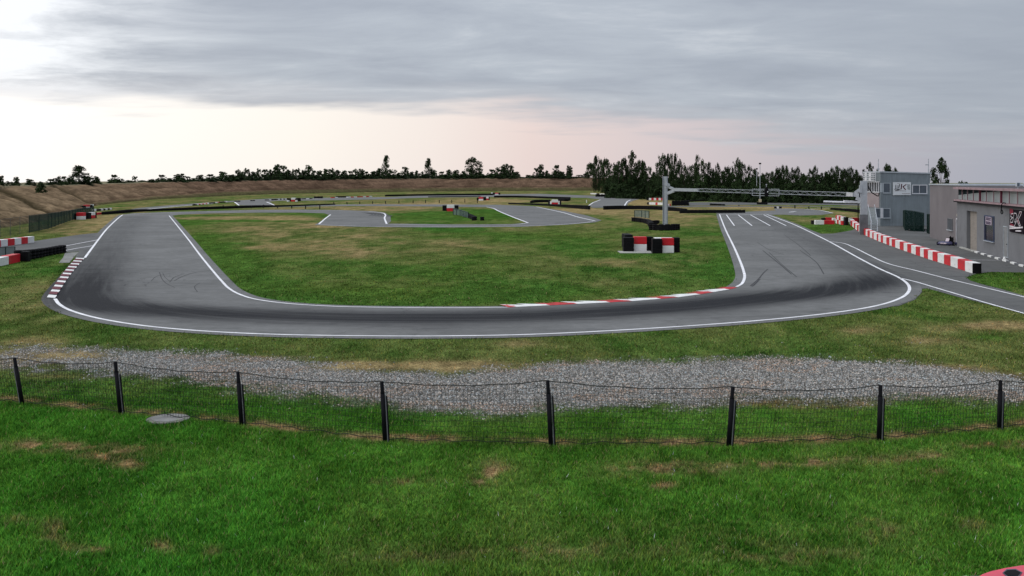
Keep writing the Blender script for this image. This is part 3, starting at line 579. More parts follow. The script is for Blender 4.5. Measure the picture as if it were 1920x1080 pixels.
mn.build('mesh_netting', WIRE, fence); mt.build('top_wire', WIRE, fence); mbm.build('bottom_wire', WIRE, fence)
# manhole cover
mh = empty('manhole_cover', MH); tag(mh, 'round grey concrete manhole cover in the grass by the wire fence', 'manhole cover')
m = MB(); m.lathe((0, 0, 0), [(.455, -.02), (.455, .018), (.43, .026), (.0, .026)], 40); m.build('rim', mat('rim_concrete', (.17, .165, .15), .9, var=.3, scale=4, dirt=(.09, .08, .06)), mh); 
m = MB(); m.lathe((0.01, 0.0, 0), [(.36, .0265), (.36, .034), (.345, .036), (0, .036)], 36); m.box((0.12, .05, .0365), (.10, .03, .006)); m.build('lid', mat('worn_concrete', (.19, .19, .185), .85, var=.4, scale=2, bump=.4, dirt=(.24, .22, .19)), mh)

# ---------------------------------------------------------------- red and white barrier blocks
unit = {}
def blockmesh(matl):
    if matl.name not in unit:
        m = MB(); m.box((0, 0, .5), (1, 1, 1)); me = bpy.data.meshes.new('barrier_block')
        import bmesh
        bm = bmesh.new(); bmesh.ops.create_cube(bm, size=1); bmesh.ops.translate(bm, vec=(0, 0, .5), verts=bm.verts)
        bmesh.ops.bevel(bm, geom=bm.edges[:], offset=.035, segments=2, affect='EDGES', profile=.6); bm.to_mesh(me); bm.free(); me.materials.append(matl); unit[matl.name] = me
    return unit[matl.name]
MATS = {'red': RED, 'white': WHITE, 'black': BLACKP}
NBLK = 0
def block(c, size, rz, colr, label, group, z=0):
    global NBLK
    o = bpy.data.objects.new('barrier_block', blockmesh(MATS[colr])); C.objects.link(o); o.location = (c[0], c[1], z); o.scale = size; o.rotation_euler = (0, 0, rz)
    NBLK += 1; return tag(o, label, 'barrier block', group)
# pit wall
pw = [(1823, 513), (1809, 508.5), (1795.3, 503.5), (1782, 499), (1769.7, 495), (1757.8, 491.5), (1748.3, 488.6), (1739.7, 485.8), (1731.7, 483), (1725, 480.6), (1716.7, 477.8), (1708.3, 475), (1700.8, 472.4), (1694.2, 470), (1686.7, 467.3), (1678.3, 464.2), (1671.7, 461.8), (1667.5, 460.3), (1661.7, 458), (1655.5, 455.6), (1651.2, 454), (1646.7, 452.3), (1643.7, 451), (1638, 448.6), (1635.3, 447.4), (1630.8, 445.4), (1626.3, 443.4), (1623, 441.8), (1619.6, 440), (1616.4, 438.2), (1613, 436), (1609.8, 434), (1606.6, 431.8), (1603.6, 429.6), (1600.8, 427.2), (1598, 425), (1595, 422.6), (1592.4, 420.2)]
PWp = GP(pw)
for i in range(len(PWp)-1):
    a, b = PWp[i], PWp[i+1]; d = b-a; L = d.length; rz = math.atan2(d.y, d.x); n_ = Vector((math.sin(rz), -math.cos(rz), 0)); w = .46
    if n_.x < 0: n_ = -n_
    c = (a+b)/2+n_*w/2; colr = 'white' if i % 2 == 0 else 'red'
    block(c, (L*.985, w, .60), rz, colr, f'{ordn(i//2+1)} {colr} block from the near end of the long curving pit wall', 'red and white blocks of the curving pit wall')
d = (PWp[0]-PWp[1]); rz = math.atan2(d.y, d.x); nn = Vector((math.sin(rz), -math.cos(rz), 0)); nn = nn if nn.x > 0 else -nn
block(PWp[0]+d.normalized()*.045+nn*.235, (.07, .46, .59), rz, 'black', 'black end plate closing the near end of the curving pit wall', None)

def faceblock(x0, x1, y0, y1, colr, depth=.5, gap=0):
    """front face seen between columns x0 x1 and rows y0 (top) y1 (ground)"""
    a, b = G(x0, y1), G(x1, y1); hh = (y1-y0)/F*a.y; return (a, b, hh)
def face_row(items, label, group, depth=.5, z=0.0):
    n = {'red': 0, 'white': 0, 'black': 0}; tot = {}
    for it in items: tot[it[4]] = tot.get(it[4], 0)+1
    for x0, x1, y0, y1, colr in items:
        if z: yb = y1; D = z; a, b = P(x0, y1, D), P(x1, y1, D); zz = a.z; hh = (y1-y0)/F*D
        else: a, b = G(x0, y1), G(x1, y1); hh = (y1-y0)/F*a.y; zz = 0
        n[colr] += 1; q = f'{colr} block in the {label}' if tot[colr] == 1 else f'{ordn(n[colr])} {colr} block from left in the {label}'
        block(((a.x+b.x)/2, a.y+depth/2, 0), ((b.x-a.x)*.98, depth, hh), 0, colr, q, group, zz)
GB = 'barrier blocks beside the track'
def rowpx(x0, x1, yb0, yb1, h0, h1, seq, label, depth=.5):
    """blocks of equal share along a slanted base line, turned to follow it"""
    a, b = G(x0, yb0), G(x1, yb1); n = len(seq); cnt = {}; tot = {}
    for c in seq: tot[c] = tot.get(c, 0)+1
    d = (b-a); rz = math.atan2(d.y, d.x)
    for i, c in enumerate(seq):
        p = a.lerp(b, (i+.5)/n); h = (h0+(h1-h0)*(i+.5)/n)/F*p.y; cnt[c] = cnt.get(c, 0)+1; col_ = {'w': 'white', 'r': 'red', 'k': 'black'}[c]
        lab = f'{col_} block in the {label}' if tot[c] == 1 else f'{ordn(cnt[c])} {col_} block from left in the {label}'
        block((p.x-math.sin(rz)*depth/2, p.y+math.cos(rz)*depth/2), (d.length/n*.97, depth, h), rz, col_, lab, GB)
rowpx(-40, 64.5, 468, 455, 13.5, 12, 'rwrwrwrw', 'upper row beside the left road')
rowpx(-30, 38.5, 506, 491, 15, 16, 'rwr', 'lower row at the left edge')
# far end stack by the tower
face_row([(1523, 1529, 413.5, 420.5, 'black'), (1529, 1545.5, 413, 421, 'white'), (1545.5, 1565, 413.2, 420.6, 'red')], 'low front row before the tower', GB, .6)
face_row([(1542, 1549, 408.8, 412.5, 'black'), (1549, 1562, 408, 412.6, 'red'), (1562, 1570, 409, 414.5, 'white')], 'back row behind the low row on the grass', GB, .6)
SW = 'double height corner stack by the tower'
for k, (ya, yb) in enumerate(((412, 420), (404, 412))):
    xs = [1571.5, 1574, 1577.3, 1580.7, 1584.7]; seq = ['white', 'red', 'white', 'red'] if k == 0 else ['red', 'white', 'red', 'white']
    for j in range(4):
        yb_ = 418.5+j*.9; a, b = G(xs[j], yb_), G(xs[j+1], yb_+.9); d = b-a; rz = math.atan2(d.y, d.x); hh = 7.6/F*a.y
        p = (a+b)/2; block((p.x-math.sin(rz)*-.35*0, p.y+.2), (d.length*.96, .5, hh*.98), rz, seq[j], f'{"left" if j < 2 else "right"} {seq[j]} block in {"bottom" if k == 0 else "top"} layer of the {SW}', GB, k*hh)
for k in range(2):
    a, b = G(1585, 422.5), G(1591, 422.5); hh = 7.8/F*a.y; block(((a.x+b.x)/2, a.y+.3), (b.x-a.x, .6, hh*.98), 0, 'black', f'{"lower" if k == 0 else "upper"} black block at the right end of the {SW}', GB, k*hh)
face_row([(1592, 1599, 409, 416, 'white'), (1599, 1611, 408.5, 416, 'red'), (1611, 1613.5, 409, 416, 'black'), (1613.5, 1620, 409, 416, 'white')], 'row between corner stack and gantry post', GB, .6)
# left distance
rowpx(174.5, 181, 396.4, 396.2, 4.6, 4.6, 'w', 'pair starting the short pale row by the green fence'); rowpx(181, 210, 396, 393, 3.8, 3.2, 'kkwkwkw', 'short pale row beyond the green fence end')
rowpx(176, 192, 403.4, 402, 4, 3.6, 'rr', 'low run beside the left marshal shelter')
rowpx(354.5, 366, 391.3, 391.5, 2.6, 2.6, 'kw', 'pair at the left tip of the far chicane')
rowpx(366, 392, 385.2, 382.4, 2.4, 2.2, 'kwrwrwrw', 'chain on the left curve of the far chicane', .6); rowpx(404, 428, 381.2, 378.6, 1.6, 1.4, 'wrwkw', 'chain past the first far tyre bundle', .6)
rowpx(500, 510, 375.8, 375.4, 1.6, 1.6, 'kw', 'pair on the far kerb left of the centre', .6); rowpx(518, 538, 374.8, 374.2, 1.8, 1.8, 'kwkwkw', 'short chain left of the far centre shelter', .6)
rowpx(568, 586, 373.6, 373.2, 1.8, 1.6, 'kwk', 'short chain right of the far centre shelter', .6)
rowpx(622, 634, 371.4, 371.2, 1.7, 1.7, 'rw', 'red and white pair before the far tyre bundle', .6); rowpx(652, 698, 370.6, 369.2, 1.7, 1.7, 'wrwrrwrw', 'long pale chain after the far tyre bundle', .6)
rowpx(1107, 1136, 364.2, 365.6, 2.2, 2.2, 'wwkww', 'row at the embankment right end', .7)
rowpx(1140, 1212, 369.6, 371, 1.6, 2.0, 'wwrwwrwrwrww', 'pale row under the forest', .7)
rowpx(1212, 1244, 375.4, 375.6, 4.0, 4.4, 'kwrwrwr', 'upper cluster by the gantry', .7); rowpx(1222, 1240, 371.4, 371.6, 2.4, 2.4, 'wrwr', 'rear layer left of the gantry', .7)
rowpx(1213, 1245, 383.4, 384.6, 4.2, 4.4, 'kwwwrwww', 'lower cluster left of the gantry', .7); rowpx(1250, 1258, 386.2, 386, 3.4, 3.6, 'rwr', 'cluster just right of the gantry post', .6)
face_row([(1452.5, 1456.5, 387.5, 391, 'black'), (1456.5, 1460.5, 387.3, 390.8, 'white'), (1460.5, 1466, 387.3, 390.6, 'black')], 'small far group right of the masts', GB, .5)

# ---------------------------------------------------------------- marshal shelters of stacked blocks
def stack_unit(cols, label, dep, group='marshal shelters of stacked blocks', rows=2):
    """cols: (x0, x1, ytop, ybase, [colours bottom to top])"""
    x0, _, _, yb, _ = cols[0]; r = empty('marshal_shelter', G(x0, yb)); tag(r, label, 'marshal shelter', group)
    for x0, x1, yt, yb, cs, *rest in cols:
        dd = rest[0] if rest else dep
        a, b = G(x0, yb)-r.location, G(x1, yb)-r.location; hh = (yb-yt)/F*G(x0, yb).y/len(cs)
        for k, c in enumerate(cs):
            m = MB(); w = (b.x-a.x); m.box(((a.x+b.x)/2, a.y+dd/2, hh*(k+.5)), (w*.985, dd, hh*.985), 0, min(.035, w*.08, hh*.08))
            if c == 'black':
                for z2 in (.33, .66): m.box(((a.x+b.x)/2, a.y-.004, hh*(k+z2)), (w*.9, .012, .018))
            m.build(c+'_block', MATS[c], r)
    return r
nb = .75
u = stack_unit([(1169, 1189, 445.5, 472.5, ['black']*3), (1189, 1213, 444, 471.5, ['white', 'red']), (1213, 1224.5, 444, 470.6, ['black']*3)], 'left half of the large black red and white block shelter on the infield', .7)
m = MB(); a, b = G(1170, 466)-u.location, G(1188, 466)-u.location; m.box((a.x+.35, a.y+.9, .55), (.6, 2.4, 1.05), 0, .03); m.build('black_block', BLACKP, u)
u = stack_unit([(1223.5, 1242, 448, 475.3, ['black']*3), (1242, 1264, 446.5, 474.5, ['white', 'red']), (1264, 1275, 445.5, 473.4, ['black']*3)], 'right half of the large black red and white block shelter on the infield', .7)
dd2 = G(1240, 473).y+1.3; p = P(1227, 445.6, dd2)-u.location; q = P(1261, 445.6, dd2)-u.location; m = MB(); m.box(((p.x+q.x)/2, p.y, p.z-.04), (q.x-p.x, 1.1, .07), 0, .01); m.build('roof_board', WHITE, u)
m = MB(); m.box(((p.x+q.x)/2, p.y+.2, p.z/2-.04), (q.x-p.x-.2, .6, p.z-.09), 0, .02); m.build('black_block', BLACKP, u)
m = MB(); a, b = G(1163, 475), G(1226, 475); m.box(((a.x+b.x)/2, a.y+1.0, .02), (b.x-a.x, 2.0, .05), 0, .01); o = m.build('concrete_slab', CONC); tag(o, 'pale concrete slab under the left half of the large infield shelter', 'slab')
stack_unit([(136, 143, 400, 412, ['black']*2), (143, 155.5, 398.6, 412, ['white', 'red']), (155.5, 166, 399, 410.8, ['black']*2), (166, 173.5, 398, 409.5, ['red', 'white']), (173.5, 176, 398.4, 409, ['black']*2)], 'block shelter with two coloured panels before the green mesh fence', 1.0)
stack_unit([(150, 156, 385.6, 392, ['black']), (156, 164, 384.2, 391.6, ['white', 'red']), (164, 169, 384, 391, ['black']), (169, 171.3, 383.3, 390.2, ['black', 'white'])], 'partly hidden block shelter behind the green mesh fence', 1.2)
stack_unit([(829.5, 837.5, 385.2, 395.5, ['black']*2), (837.5, 851.5, 384.2, 396.3, ['red', 'white']), (851.5, 859.3, 385, 395, ['black']*2)], 'block shelter with white over red panel on the central grass strip', 1.2)
stack_unit([(537.5, 541, 371.6, 378.6, ['white', 'black']), (541, 545.5, 371.8, 377.6, ['black']), (545.5, 553.5, 371, 378, ['red', 'white']), (553.5, 556.5, 371.8, 378.4, ['white', 'black']), (556.5, 562.5, 371.2, 377.4, ['black']*2)], 'far left of centre block shelter before the embankment', 1.2)
stack_unit([(894, 897.5, 370.6, 376, ['black']*2), (897.5, 906, 369.4, 376.4, ['white', 'red']), (906, 911.5, 369.6, 375.8, ['black']*2), (911.5, 916, 369, 375.2, ['red', 'white']), (916, 918, 369.4, 375, ['black']*2)], 'far block shelter with low white panel beside the upper track', 1.2)
stack_unit([(920.5, 924, 361, 364.8, ['black', 'white']), (924, 928, 361.2, 365.2, ['black']), (928, 934.5, 361.4, 365.4, ['white', 'red']), (934.5, 938, 361.4, 365, ['black'])], 'smallest and farthest block shelter under the embankment', 1.2)
stack_unit([(1028, 1031.5, 375.5, 384, ['black']*2), (1031.5, 1034.5, 378, 384.2, ['white']), (1034.5, 1046.5, 374.5, 384.8, ['red', 'white']), (1046.5, 1049.5, 377, 384.3, ['white']), (1049.5, 1052.5, 375.5, 384, ['black']*2)], 'shelter with white and red panel behind the diagonal tyre wall', 1.2)

# ---------------------------------------------------------------- tyre walls
def tyre_wall(px, hpx, label, w=.6, belt=True, nm='tyre_wall', r=.29, group='black tyre walls along the track'):
    pts = smooth(GP(px), 6) if len(px) > 2 else GP(px); L = length(pts); n = max(2, int(L/(r*2.0))); rs = resample(pts, n)
    hpx = [v*(1.18 if v < 7 else 1.0) for v in hpx]; hgt = sum(hpx)/len(hpx)/F*np.mean([p.y for p in pts]); root = empty(nm, rs[0]); tag(root, label, 'tyre wall', group); base = rs[0].copy()
    rowsn = max(1, round(hgt/.21)) if L < 30 else max(1, round(hgt/.3)); th = hgt/rowsn; m = MB(); hs = np.interp(np.linspace(0, 1, n), np.linspace(0, 1, len(hpx)), hpx); n8 = 10 if L < 30 else 6
    for i, p in enumerate(rs):
        hh = hs[i]/F*p.y/rowsn; q = p-base; jx, jy = rnd.uniform(-.03, .03), rnd.uniform(-.05, .05)
        for k in range(rowsn):
            c = (q.x+jx+rnd.uniform(-.015, .015), q.y+jy+r, hh*k)
            m.lathe(c, [(r*.5, hh*.2), (r*.86, hh*.03), (r, hh*.28), (r, hh*.72), (r*.86, hh*.97), (r*.5, hh*.85), (r*.5, hh*.2)], n8)
    m.build('tyre_stacks', BLACK, root, True)
    if belt:
        mm = MB(); a = offset(rs, 0.0); vs = []
        for i, p in enumerate(rs):
            hh = hs[i]/F*p.y; q = p-base; vs += [(q.x, q.y-.03, hh*.06), (q.x, q.y-.03, hh*.9), (q.x, q.y-.01, hh*.9), (q.x, q.y-.01, hh*.06)]
        mm.add(vs, [f for i in range(n-1) for f in ((i*4, i*4+4, i*4+5, i*4+1), (i*4+1, i*4+5, i*4+6, i*4+2), (i*4+2, i*4+6, i*4+7, i*4+3), (i*4+3, i*4+7, i*4+4, i*4))])
        mm.build('rubber_belt', BLACKP, root)
    return root
tyre_wall([(31, 489.5), (47, 488), (80, 481), (113, 474.5)], [20, 17, 15, 14.5], 'bulging black tyre wall beside the left service road')
m = MB(); a = G(38.5, 491); b = G(48, 489); m.box((a.x+.2, a.y+.3, .33), (.42, .55, .66), .1, .05); 
for k in range(4): m.box((a.x+.2, a.y+.02, .09+k*.16), (.38, .03, .02), .1)
tag(m.build('barrier_block', BLACKP), 'ribbed black block between the lower red white row and left tyre wall', 'barrier block', GB)
tyre_wall([(192, 402.5), (225, 400.2), (252, 397.8), (275, 396.4), (330, 394.6), (400, 392.2), (480, 389.4), (560, 386.6), (626, 384)], [4.6, 5.4, 3.6, 4.4, 4.2, 4.0, 2.6, 2.2, 2.0], 'very long low black tyre wall curving from the left bend to mid infield')
tyre_wall([(723, 368.2), (780, 367.2), (840, 366.6), (924, 366)], [2.6, 2.8, 2.8, 2.8], 'straight black tyre wall left of the farthest shelter')
tyre_wall([(804, 370), (870, 369.2), (900, 368.6)], [1.4, 1.4, 1.2], 'thin black tyre line under the farthest wall')
tyre_wall([(927.5, 370.6), (970, 370.4), (1020, 372), (1068, 373.8)], [3.2, 3.0, 3.2, 3.6], 'long black tyre wall on the upper grass right of the far shelters')
tyre_wall([(1048, 376.6), (1060, 377.4), (1068, 374.8)], [4, 4.2, 3], 'short black return at the right end of the upper centre tyre wall')
tyre_wall([(955, 382.8), (990, 384), (1030, 386.2), (1070, 389.8), (1104.5, 393)], [2.2, 2.6, 3.6, 5.0, 6.6], 'diagonal black tyre wall growing taller towards the track gap')
tyre_wall([(996, 380.8), (1006, 379.6), (1030, 379.4)], [3.4, 4.2, 4.4], 'small humped tyre wall left of the white over red shelter')
tyre_wall([(1134, 393.2), (1170, 392.4), (1220, 392.8), (1260, 395.4), (1286, 397.4)], [6, 6, 6, 5.8, 5.2], 'black tyre wall passing behind the left gantry post')
tyre_wall([(1277.5, 400), (1340, 399.6), (1395, 399.2)], [5.6, 5.2, 5.0], 'black tyre wall closing the top of the starting straight')
tyre_wall([(1262, 385.6), (1290, 385.4)], [9.6, 9.6], 'block of stacked tyres right of the gantry post near the forest', w=1.2)
tyre_wall([(1290, 384.8), (1291, 378.6), (1345, 376.8)], [3, 3, 2.4], 'thin dark tyre line under the forest with pale top')
tyre_wall([(1334, 385.4), (1358, 385.6)], [3.4, 2.6], 'small dark tyre heap on the far straight')
tyre_wall([(1421.5, 383.4), (1437.5, 383.6)], [4.0, 4.0], 'tyre bundle round the foot of the lamp masts')
tyre_wall([(1561, 393.4), (1590, 396), (1618, 399.6)], [3.2, 4.2, 5.2], 'black tyre wall running behind the canopy pole')
tyre_wall([(590, 371.8), (603.5, 371.8)], [3.2, 3.2], 'separate tyre bundle left on the far straight'); tyre_wall([(631, 370.6), (652, 370.2)], [2.4, 2.2], 'separate tyre bundle right on the far straight')
tyre_wall([(393, 382.2), (401, 381.6)], [2.0, 2.0], 'first tyre bundle of the far chicane'); tyre_wall([(411.5, 380.4), (420, 380)], [1.8, 1.6], 'second tyre bundle of the far chicane')
tyre_wall([(440.5, 378.4), (448, 378.2)], [1.6, 1.6], 'third tyre bundle of the far chicane'); tyre_wall([(471, 377.2), (476, 377)], [1.6, 1.6], 'fourth tyre bundle of the far chicane')
tyre_wall([(510, 375.6), (516, 375.4)], [2.0, 2.0], 'fifth tyre bundle of the far chicane')
tyre_wall([(1118, 369), (1134, 369)], [4.2, 4.2], 'dark tyre pile at the right end of the embankment')
tyre_wall([(1222, 431.5), (1232, 432.2), (1246, 432.4), (1260, 432.2), (1271, 431)], [11.5, 11.8, 12, 12, 11], 'tyre ring round the foot of the left gantry post', w=.9)
tyre_wall([(1189, 415.4), (1200, 416.6), (1212, 418.6), (1218, 421), (1222, 426)], [7.8, 7.6, 8, 8, 9], 'bent tyre wall behind the gantry foot below the mesh panels', belt=False)
tyre_wall([(1218, 420), (1228, 420.4), (1233, 419)], [6, 6, 5], 'short tyre pile touching the gantry foot ring', belt=False)
tyre_wall([(870, 405), (878, 407.5), (886, 411), (890, 413)], [4, 6, 6, 6], 'tyre pile at the end of the mesh post line on the central strip', belt=False)
tyre_wall([(888, 413.6), (903.5, 413.6)], [7, 7], 'rounded tyre bundle ending the mesh post line on the central strip', belt=False)
# mesh panels on posts
GREENM = mat('green_mesh', (0.035, 0.075, 0.062), 0.8, var=.35, scale=1.5)
def see_mesh(name, col, scale, fac):
    m, b = nmat(name); t = NN('ShaderNodeUVMap').outputs[0]; sp = NN('ShaderNodeSeparateXYZ'); lk(t, sp.inputs[0])
    a = M('LESS_THAN', M('FRACT', M('MULTIPLY', sp.outputs[0], scale)), fac); c = M('LESS_THAN', M('FRACT', M('MULTIPLY', sp.outputs[1], scale)), fac)
    lk(MIXC(1.0, col, VAR(t, .6, .7, 1.3), 'MULTIPLY'), b.inputs['Base Color']); lk(M('MAXIMUM', a, c), b.inputs['Alpha']); b.inputs['Roughness'].default_value = .9; b.inputs['Specular IOR Level'].default_value = 0.0; return m
WINDM = see_mesh('windbreak_mesh', (0.030, 0.052, 0.046), 22, .66); WINDM2 = see_mesh('open_mesh', (0.05, 0.06, 0.055), 18, .16); GATEM = see_mesh('gate_mesh', (0.005, 0.014, 0.012), 20, .72); GLM = see_mesh('pale_mesh', (0.12, 0.16, 0.15), 22, .50)
def panel(o_parent, a, b, h0, h1, matl, name='mesh_panel', z0=0.0):
    me = bpy.data.meshes.new(name); n = max(2, int((b-a).length/.8)+1); vs = []; uv = []; L = (b-a).length
    for k in range(n): p = a.lerp(b, k/(n-1)); hh = h0+(h1-h0)*k/(n-1); vs += [(p.x, p.y, z0), (p.x, p.y, hh)]; uv += [(L*k/(n-1), 0), (L*k/(n-1), hh)]
    fs = [(2*k, 2*k+2, 2*k+3, 2*k+1) for k in range(n-1)]; me.from_pydata(vs, [], fs); l = me.uv_layers.new(name='UVMap')
    for pl in me.polygons:
        for li in pl.loop_indices: l.data[li].uv = uv[me.loops[li].vertex_index]
    me.materials.append(matl); o = bpy.data.objects.new(name, me); C.objects.link(o); o.parent = o_parent; return o
def mesh_fence(px, tops, label, matl, postm, name='mesh_fence', step=2.5, pr=.035, cat='fence', rail=True):
    pts = GP(px); root = empty(name, pts[0]); tag(root, label, cat); o0 = pts[0].copy()
    for i in range(len(pts)-1):
        a, b = pts[i]-o0, pts[i+1]-o0; h0 = (px[i][1]-tops[i])/F*pts[i].y; h1 = (px[i+1][1]-tops[i+1])/F*pts[i+1].y
        panel(root, a, b, h0*.98, h1*.98, matl, z0=.05); n = max(1, int((b-a).length/step))
        for k in range(n+(i == len(pts)-2)):
            p = a.lerp(b, k/n); hh = h0+(h1-h0)*k/n; m = MB(); m.tube([(p.x, p.y+.03, 0), (p.x, p.y+.03, hh)], pr, 6); m.build('post', postm, root)
        if rail: m = MB(); m.tube([(a.x, a.y, h0), (b.x, b.y, h1)], pr*.6, 5); m.build('top_rail', postm, root)
    return root
GALD0 = mat('dull_steel', (.10, .10, .10), .7); DKP = mat('dark_green_post', (0.012, 0.028, 0.024), .5)
mesh_fence([(54.5, 437), (90, 430), (130, 415), (160, 405.5), (176, 400)], [404, 400, 394.5, 389, 389], 'dark green windbreak mesh fence at the foot of the left bank', WINDM, DKP, step=3.2)
mesh_fence([(-60, 452), (0, 446), (54, 437)], [414, 412, 404], 'open wire mesh fence left of the green windbreak', WINDM2, GALD0, step=2.4, pr=.02)
mesh_fence([(-40, 487), (10, 479.5), (27.5, 475.5)], [468, 463.5, 462.5], 'grey green mesh screen between the two block rows at the left edge', GLM, DKP, step=1.2, cat='screen')
r = mesh_fence([(850, 402.5), (863, 404.6), (878, 409)], [391, 393.5, 398.5], 'green mesh panels on dark posts crossing the central grass strip', GLM, DKP, step=2.3, pr=.09)
mesh_fence([(1190, 407), (1203, 408), (1217, 409.5)], [394.5, 394.5, 396], 'mesh panels on dark posts above the bent tyre wall', GLM, DKP, step=1.6, pr=.06)
# small posts
POSTM = mat('dark_post', (0.012, 0.014, 0.014), .7)
def small_posts(l, label, group):
    for i, (x, yt, yb) in enumerate(l):
        b = G(x, yb); h = (yb-yt)/F*b.y; m = MB(); m.tube([(0, 0, -.03), (0, 0, h*.97), (0, 0, h)], [.11, .11, .06], 6); o = m.build('marker_post', POSTM); o.location = b
        tag(o, f'{ordn(i+1)} short black marker post from left {label}', 'post', group)
small_posts([(418.5, 384.6, 388.6), (442, 385, 389), (471.5, 386, 390.4), (494, 383.6, 390.2), (520.5, 388, 390.6), (547, 384.2, 391), (573, 385, 391.6), (599.6, 385, 392.4), (625.8, 378.6, 384), (650.6, 378.4, 383), (674.6, 377.8, 382.6), (698.6, 377.2, 382.4), (722.8, 376.6, 382.2), (748, 375.6, 381.6), (774.6, 375.4, 381.2), (798, 375, 380.8), (823.6, 375.2, 380.8), (847, 374.6, 380.6), (871.6, 373, 380.2), (895, 376, 380.4)], 'in the row across the far infield', 'marker posts across the far infield')
small_posts([(1385.5, 384, 386.2), (1490.4, 384.4, 390.6), (1516.6, 386.8, 391.4), (1540, 387, 392.8)], 'beside the right bend', 'marker posts beside the right bend')

# ---------------------------------------------------------------- timing gantry
gL, gR = G(1247.3, 426), Vector((34.35, 99.0, 0)); gan = tag(empty('timing_gantry', gL), 'grey steel timing gantry with lattice truss spanning the starting straight', 'gantry')
def lg(v): return Vector(v)-gL
dirG = (gR-gL); dirG.z = 0; dirG.normalize(); nG = Vector((-dirG.y, dirG.x, 0))
def ibeam(h, w, base, name, parent, dd=.5):
    m = MB(); b = lg(base); rz = math.atan2(dirG.y, dirG.x)+.25
    m.box((b.x, b.y, h/2), (w, .04, h), rz); ex = Vector((math.cos(rz), math.sin(rz), 0))*(w/2)
    m.box((b.x-ex.x, b.y-ex.y, h/2), (.04, w*.9, h), rz); m.box((b.x+ex.x, b.y+ex.y, h/2), (.04, w*.9, h), rz); m.box((b.x, b.y, .02), (w*1.6, w*1.6, .04), rz); return m.build(name, GALV, parent)
ibeam(5.76, .44, gL, 'post', gan)
GALD = mat('weathered_steel', (.13, .135, .145), .6, .2, var=.3, scale=2)
pr = MB(); b = lg(gR); pr.box((b.x, b.y, 3.6), (.62, .5, 3.3), -.2); pr.box((b.x-.32, b.y-.1, 4.45), (.25, .4, .75), -.2); pr.build('post', GALV, gan)
pr = MB(); pr.box((b.x, b.y, .98), (.74, .56, 1.96), -.2); pr.build('post_base', GALD, gan)
def zt(px, py): # height on the gantry plane
    return onwall(px, py, gL, gR)
A0, A1 = zt(1262, 355.5), zt(1310, 356.5); B0, B1 = zt(1590, 364.3), zt(1612, 366)
m = MB(); m.obox(lg(A0), lg(A1), .26, .34); c = lg(zt(1252, 347)); m.lathe((c.x, c.y, c.z), [(0, -.3), (.22, -.3), (.22, .3), (0, .3)], 14, 'Y')
m.obox(lg(zt(1250, 363)), lg(zt(1264, 357.5)), .2, .34); m.obox(lg(zt(1250, 349)), lg(zt(1262, 354)), .2, .26); m.build('arm', GALV, gan)
m = MB(); m.obox(lg(B0), lg(B1), .34, .36); m.obox(lg(zt(1606, 371)), lg(zt(1622, 378)), .3, .35); m.obox(lg(zt(1604, 362)), lg(zt(1618, 352)), .3, .3); m.build('arm', GALV, gan)
m = MB(); m.obox(lg(zt(1589, 364.4)), lg(zt(1601, 364.9)), .56, .38); m.build('junction_plate', mat('pale_plate', (.5, .5, .5), .5), gan)
m = MB(); T0, T1 = lg(zt(1308, 356.3)), lg(zt(1590, 364.3)); hw = .16; up = Vector((0, 0, 1)); n = 34
for sy in (-1, 1):
    for sz in (-1, 1): m.obox(T0+nG*sy*hw+up*sz*hw, T1+nG*sy*hw+up*sz*hw*1.15, .042, .042)
for i in range(n):
    p, q = T0.lerp(T1, i/n), T0.lerp(T1, (i+1)/n); s_ = 1 if i % 2 else -1
    for sy in (-1, 1): m.obox(p+nG*sy*hw+up*s_*hw, q+nG*sy*hw-up*s_*hw, .014, .014)
    m.obox(p+nG*s_*hw+up*hw, q-nG*s_*hw+up*hw, .015, .015)
m.build('lattice_truss', GALV, gan)
m = MB(); 
def gp(x, y, o=-.35): return lg(zt(x, y)-nG*0)+Vector((0, o, 0))
for a, b_ in (((1409, 354.5), (1459, 354.8)), ((1409, 366.5), (1459, 367.2)), ((1409, 354.5), (1409, 366.5)), ((1459, 354.8), (1459, 367.2)), ((1421, 354.5), (1421, 358)), ((1446, 354.7), (1446, 358))): m.obox(gp(*a), gp(*b_), .05, .05)
m.build('sign_frame', GALV, gan)
sg = MB(); c = gp(1435, 361, -.45); sg.box((c.x, c.y, c.z), (.36, .22, .85), 0, .03); sg.box((c.x, c.y, c.z+.52), (.2, .2, .16)); tl = sg.build('signal_light', BLACKP, gan)
sg = MB(); sg.lathe((c.x+.1, c.y-.13, c.z+.08), [(0, -.02), (.07, -.02), (.07, .03), (0, .03)], 10, 'Y'); sg.build('lens', mat('pale_lens', (.7, .7, .7), .3), tl)
sg = MB(); sg.tube([(c.x, c.y, c.z+.6), (c.x, c.y, c.z+.8)], .03, 6); sg.lathe((c.x, c.y, c.z+.8), [(0, 0), (.08, 0), (.08, .08), (0, .1)], 8); sg.build('beacon', GALV, tl)
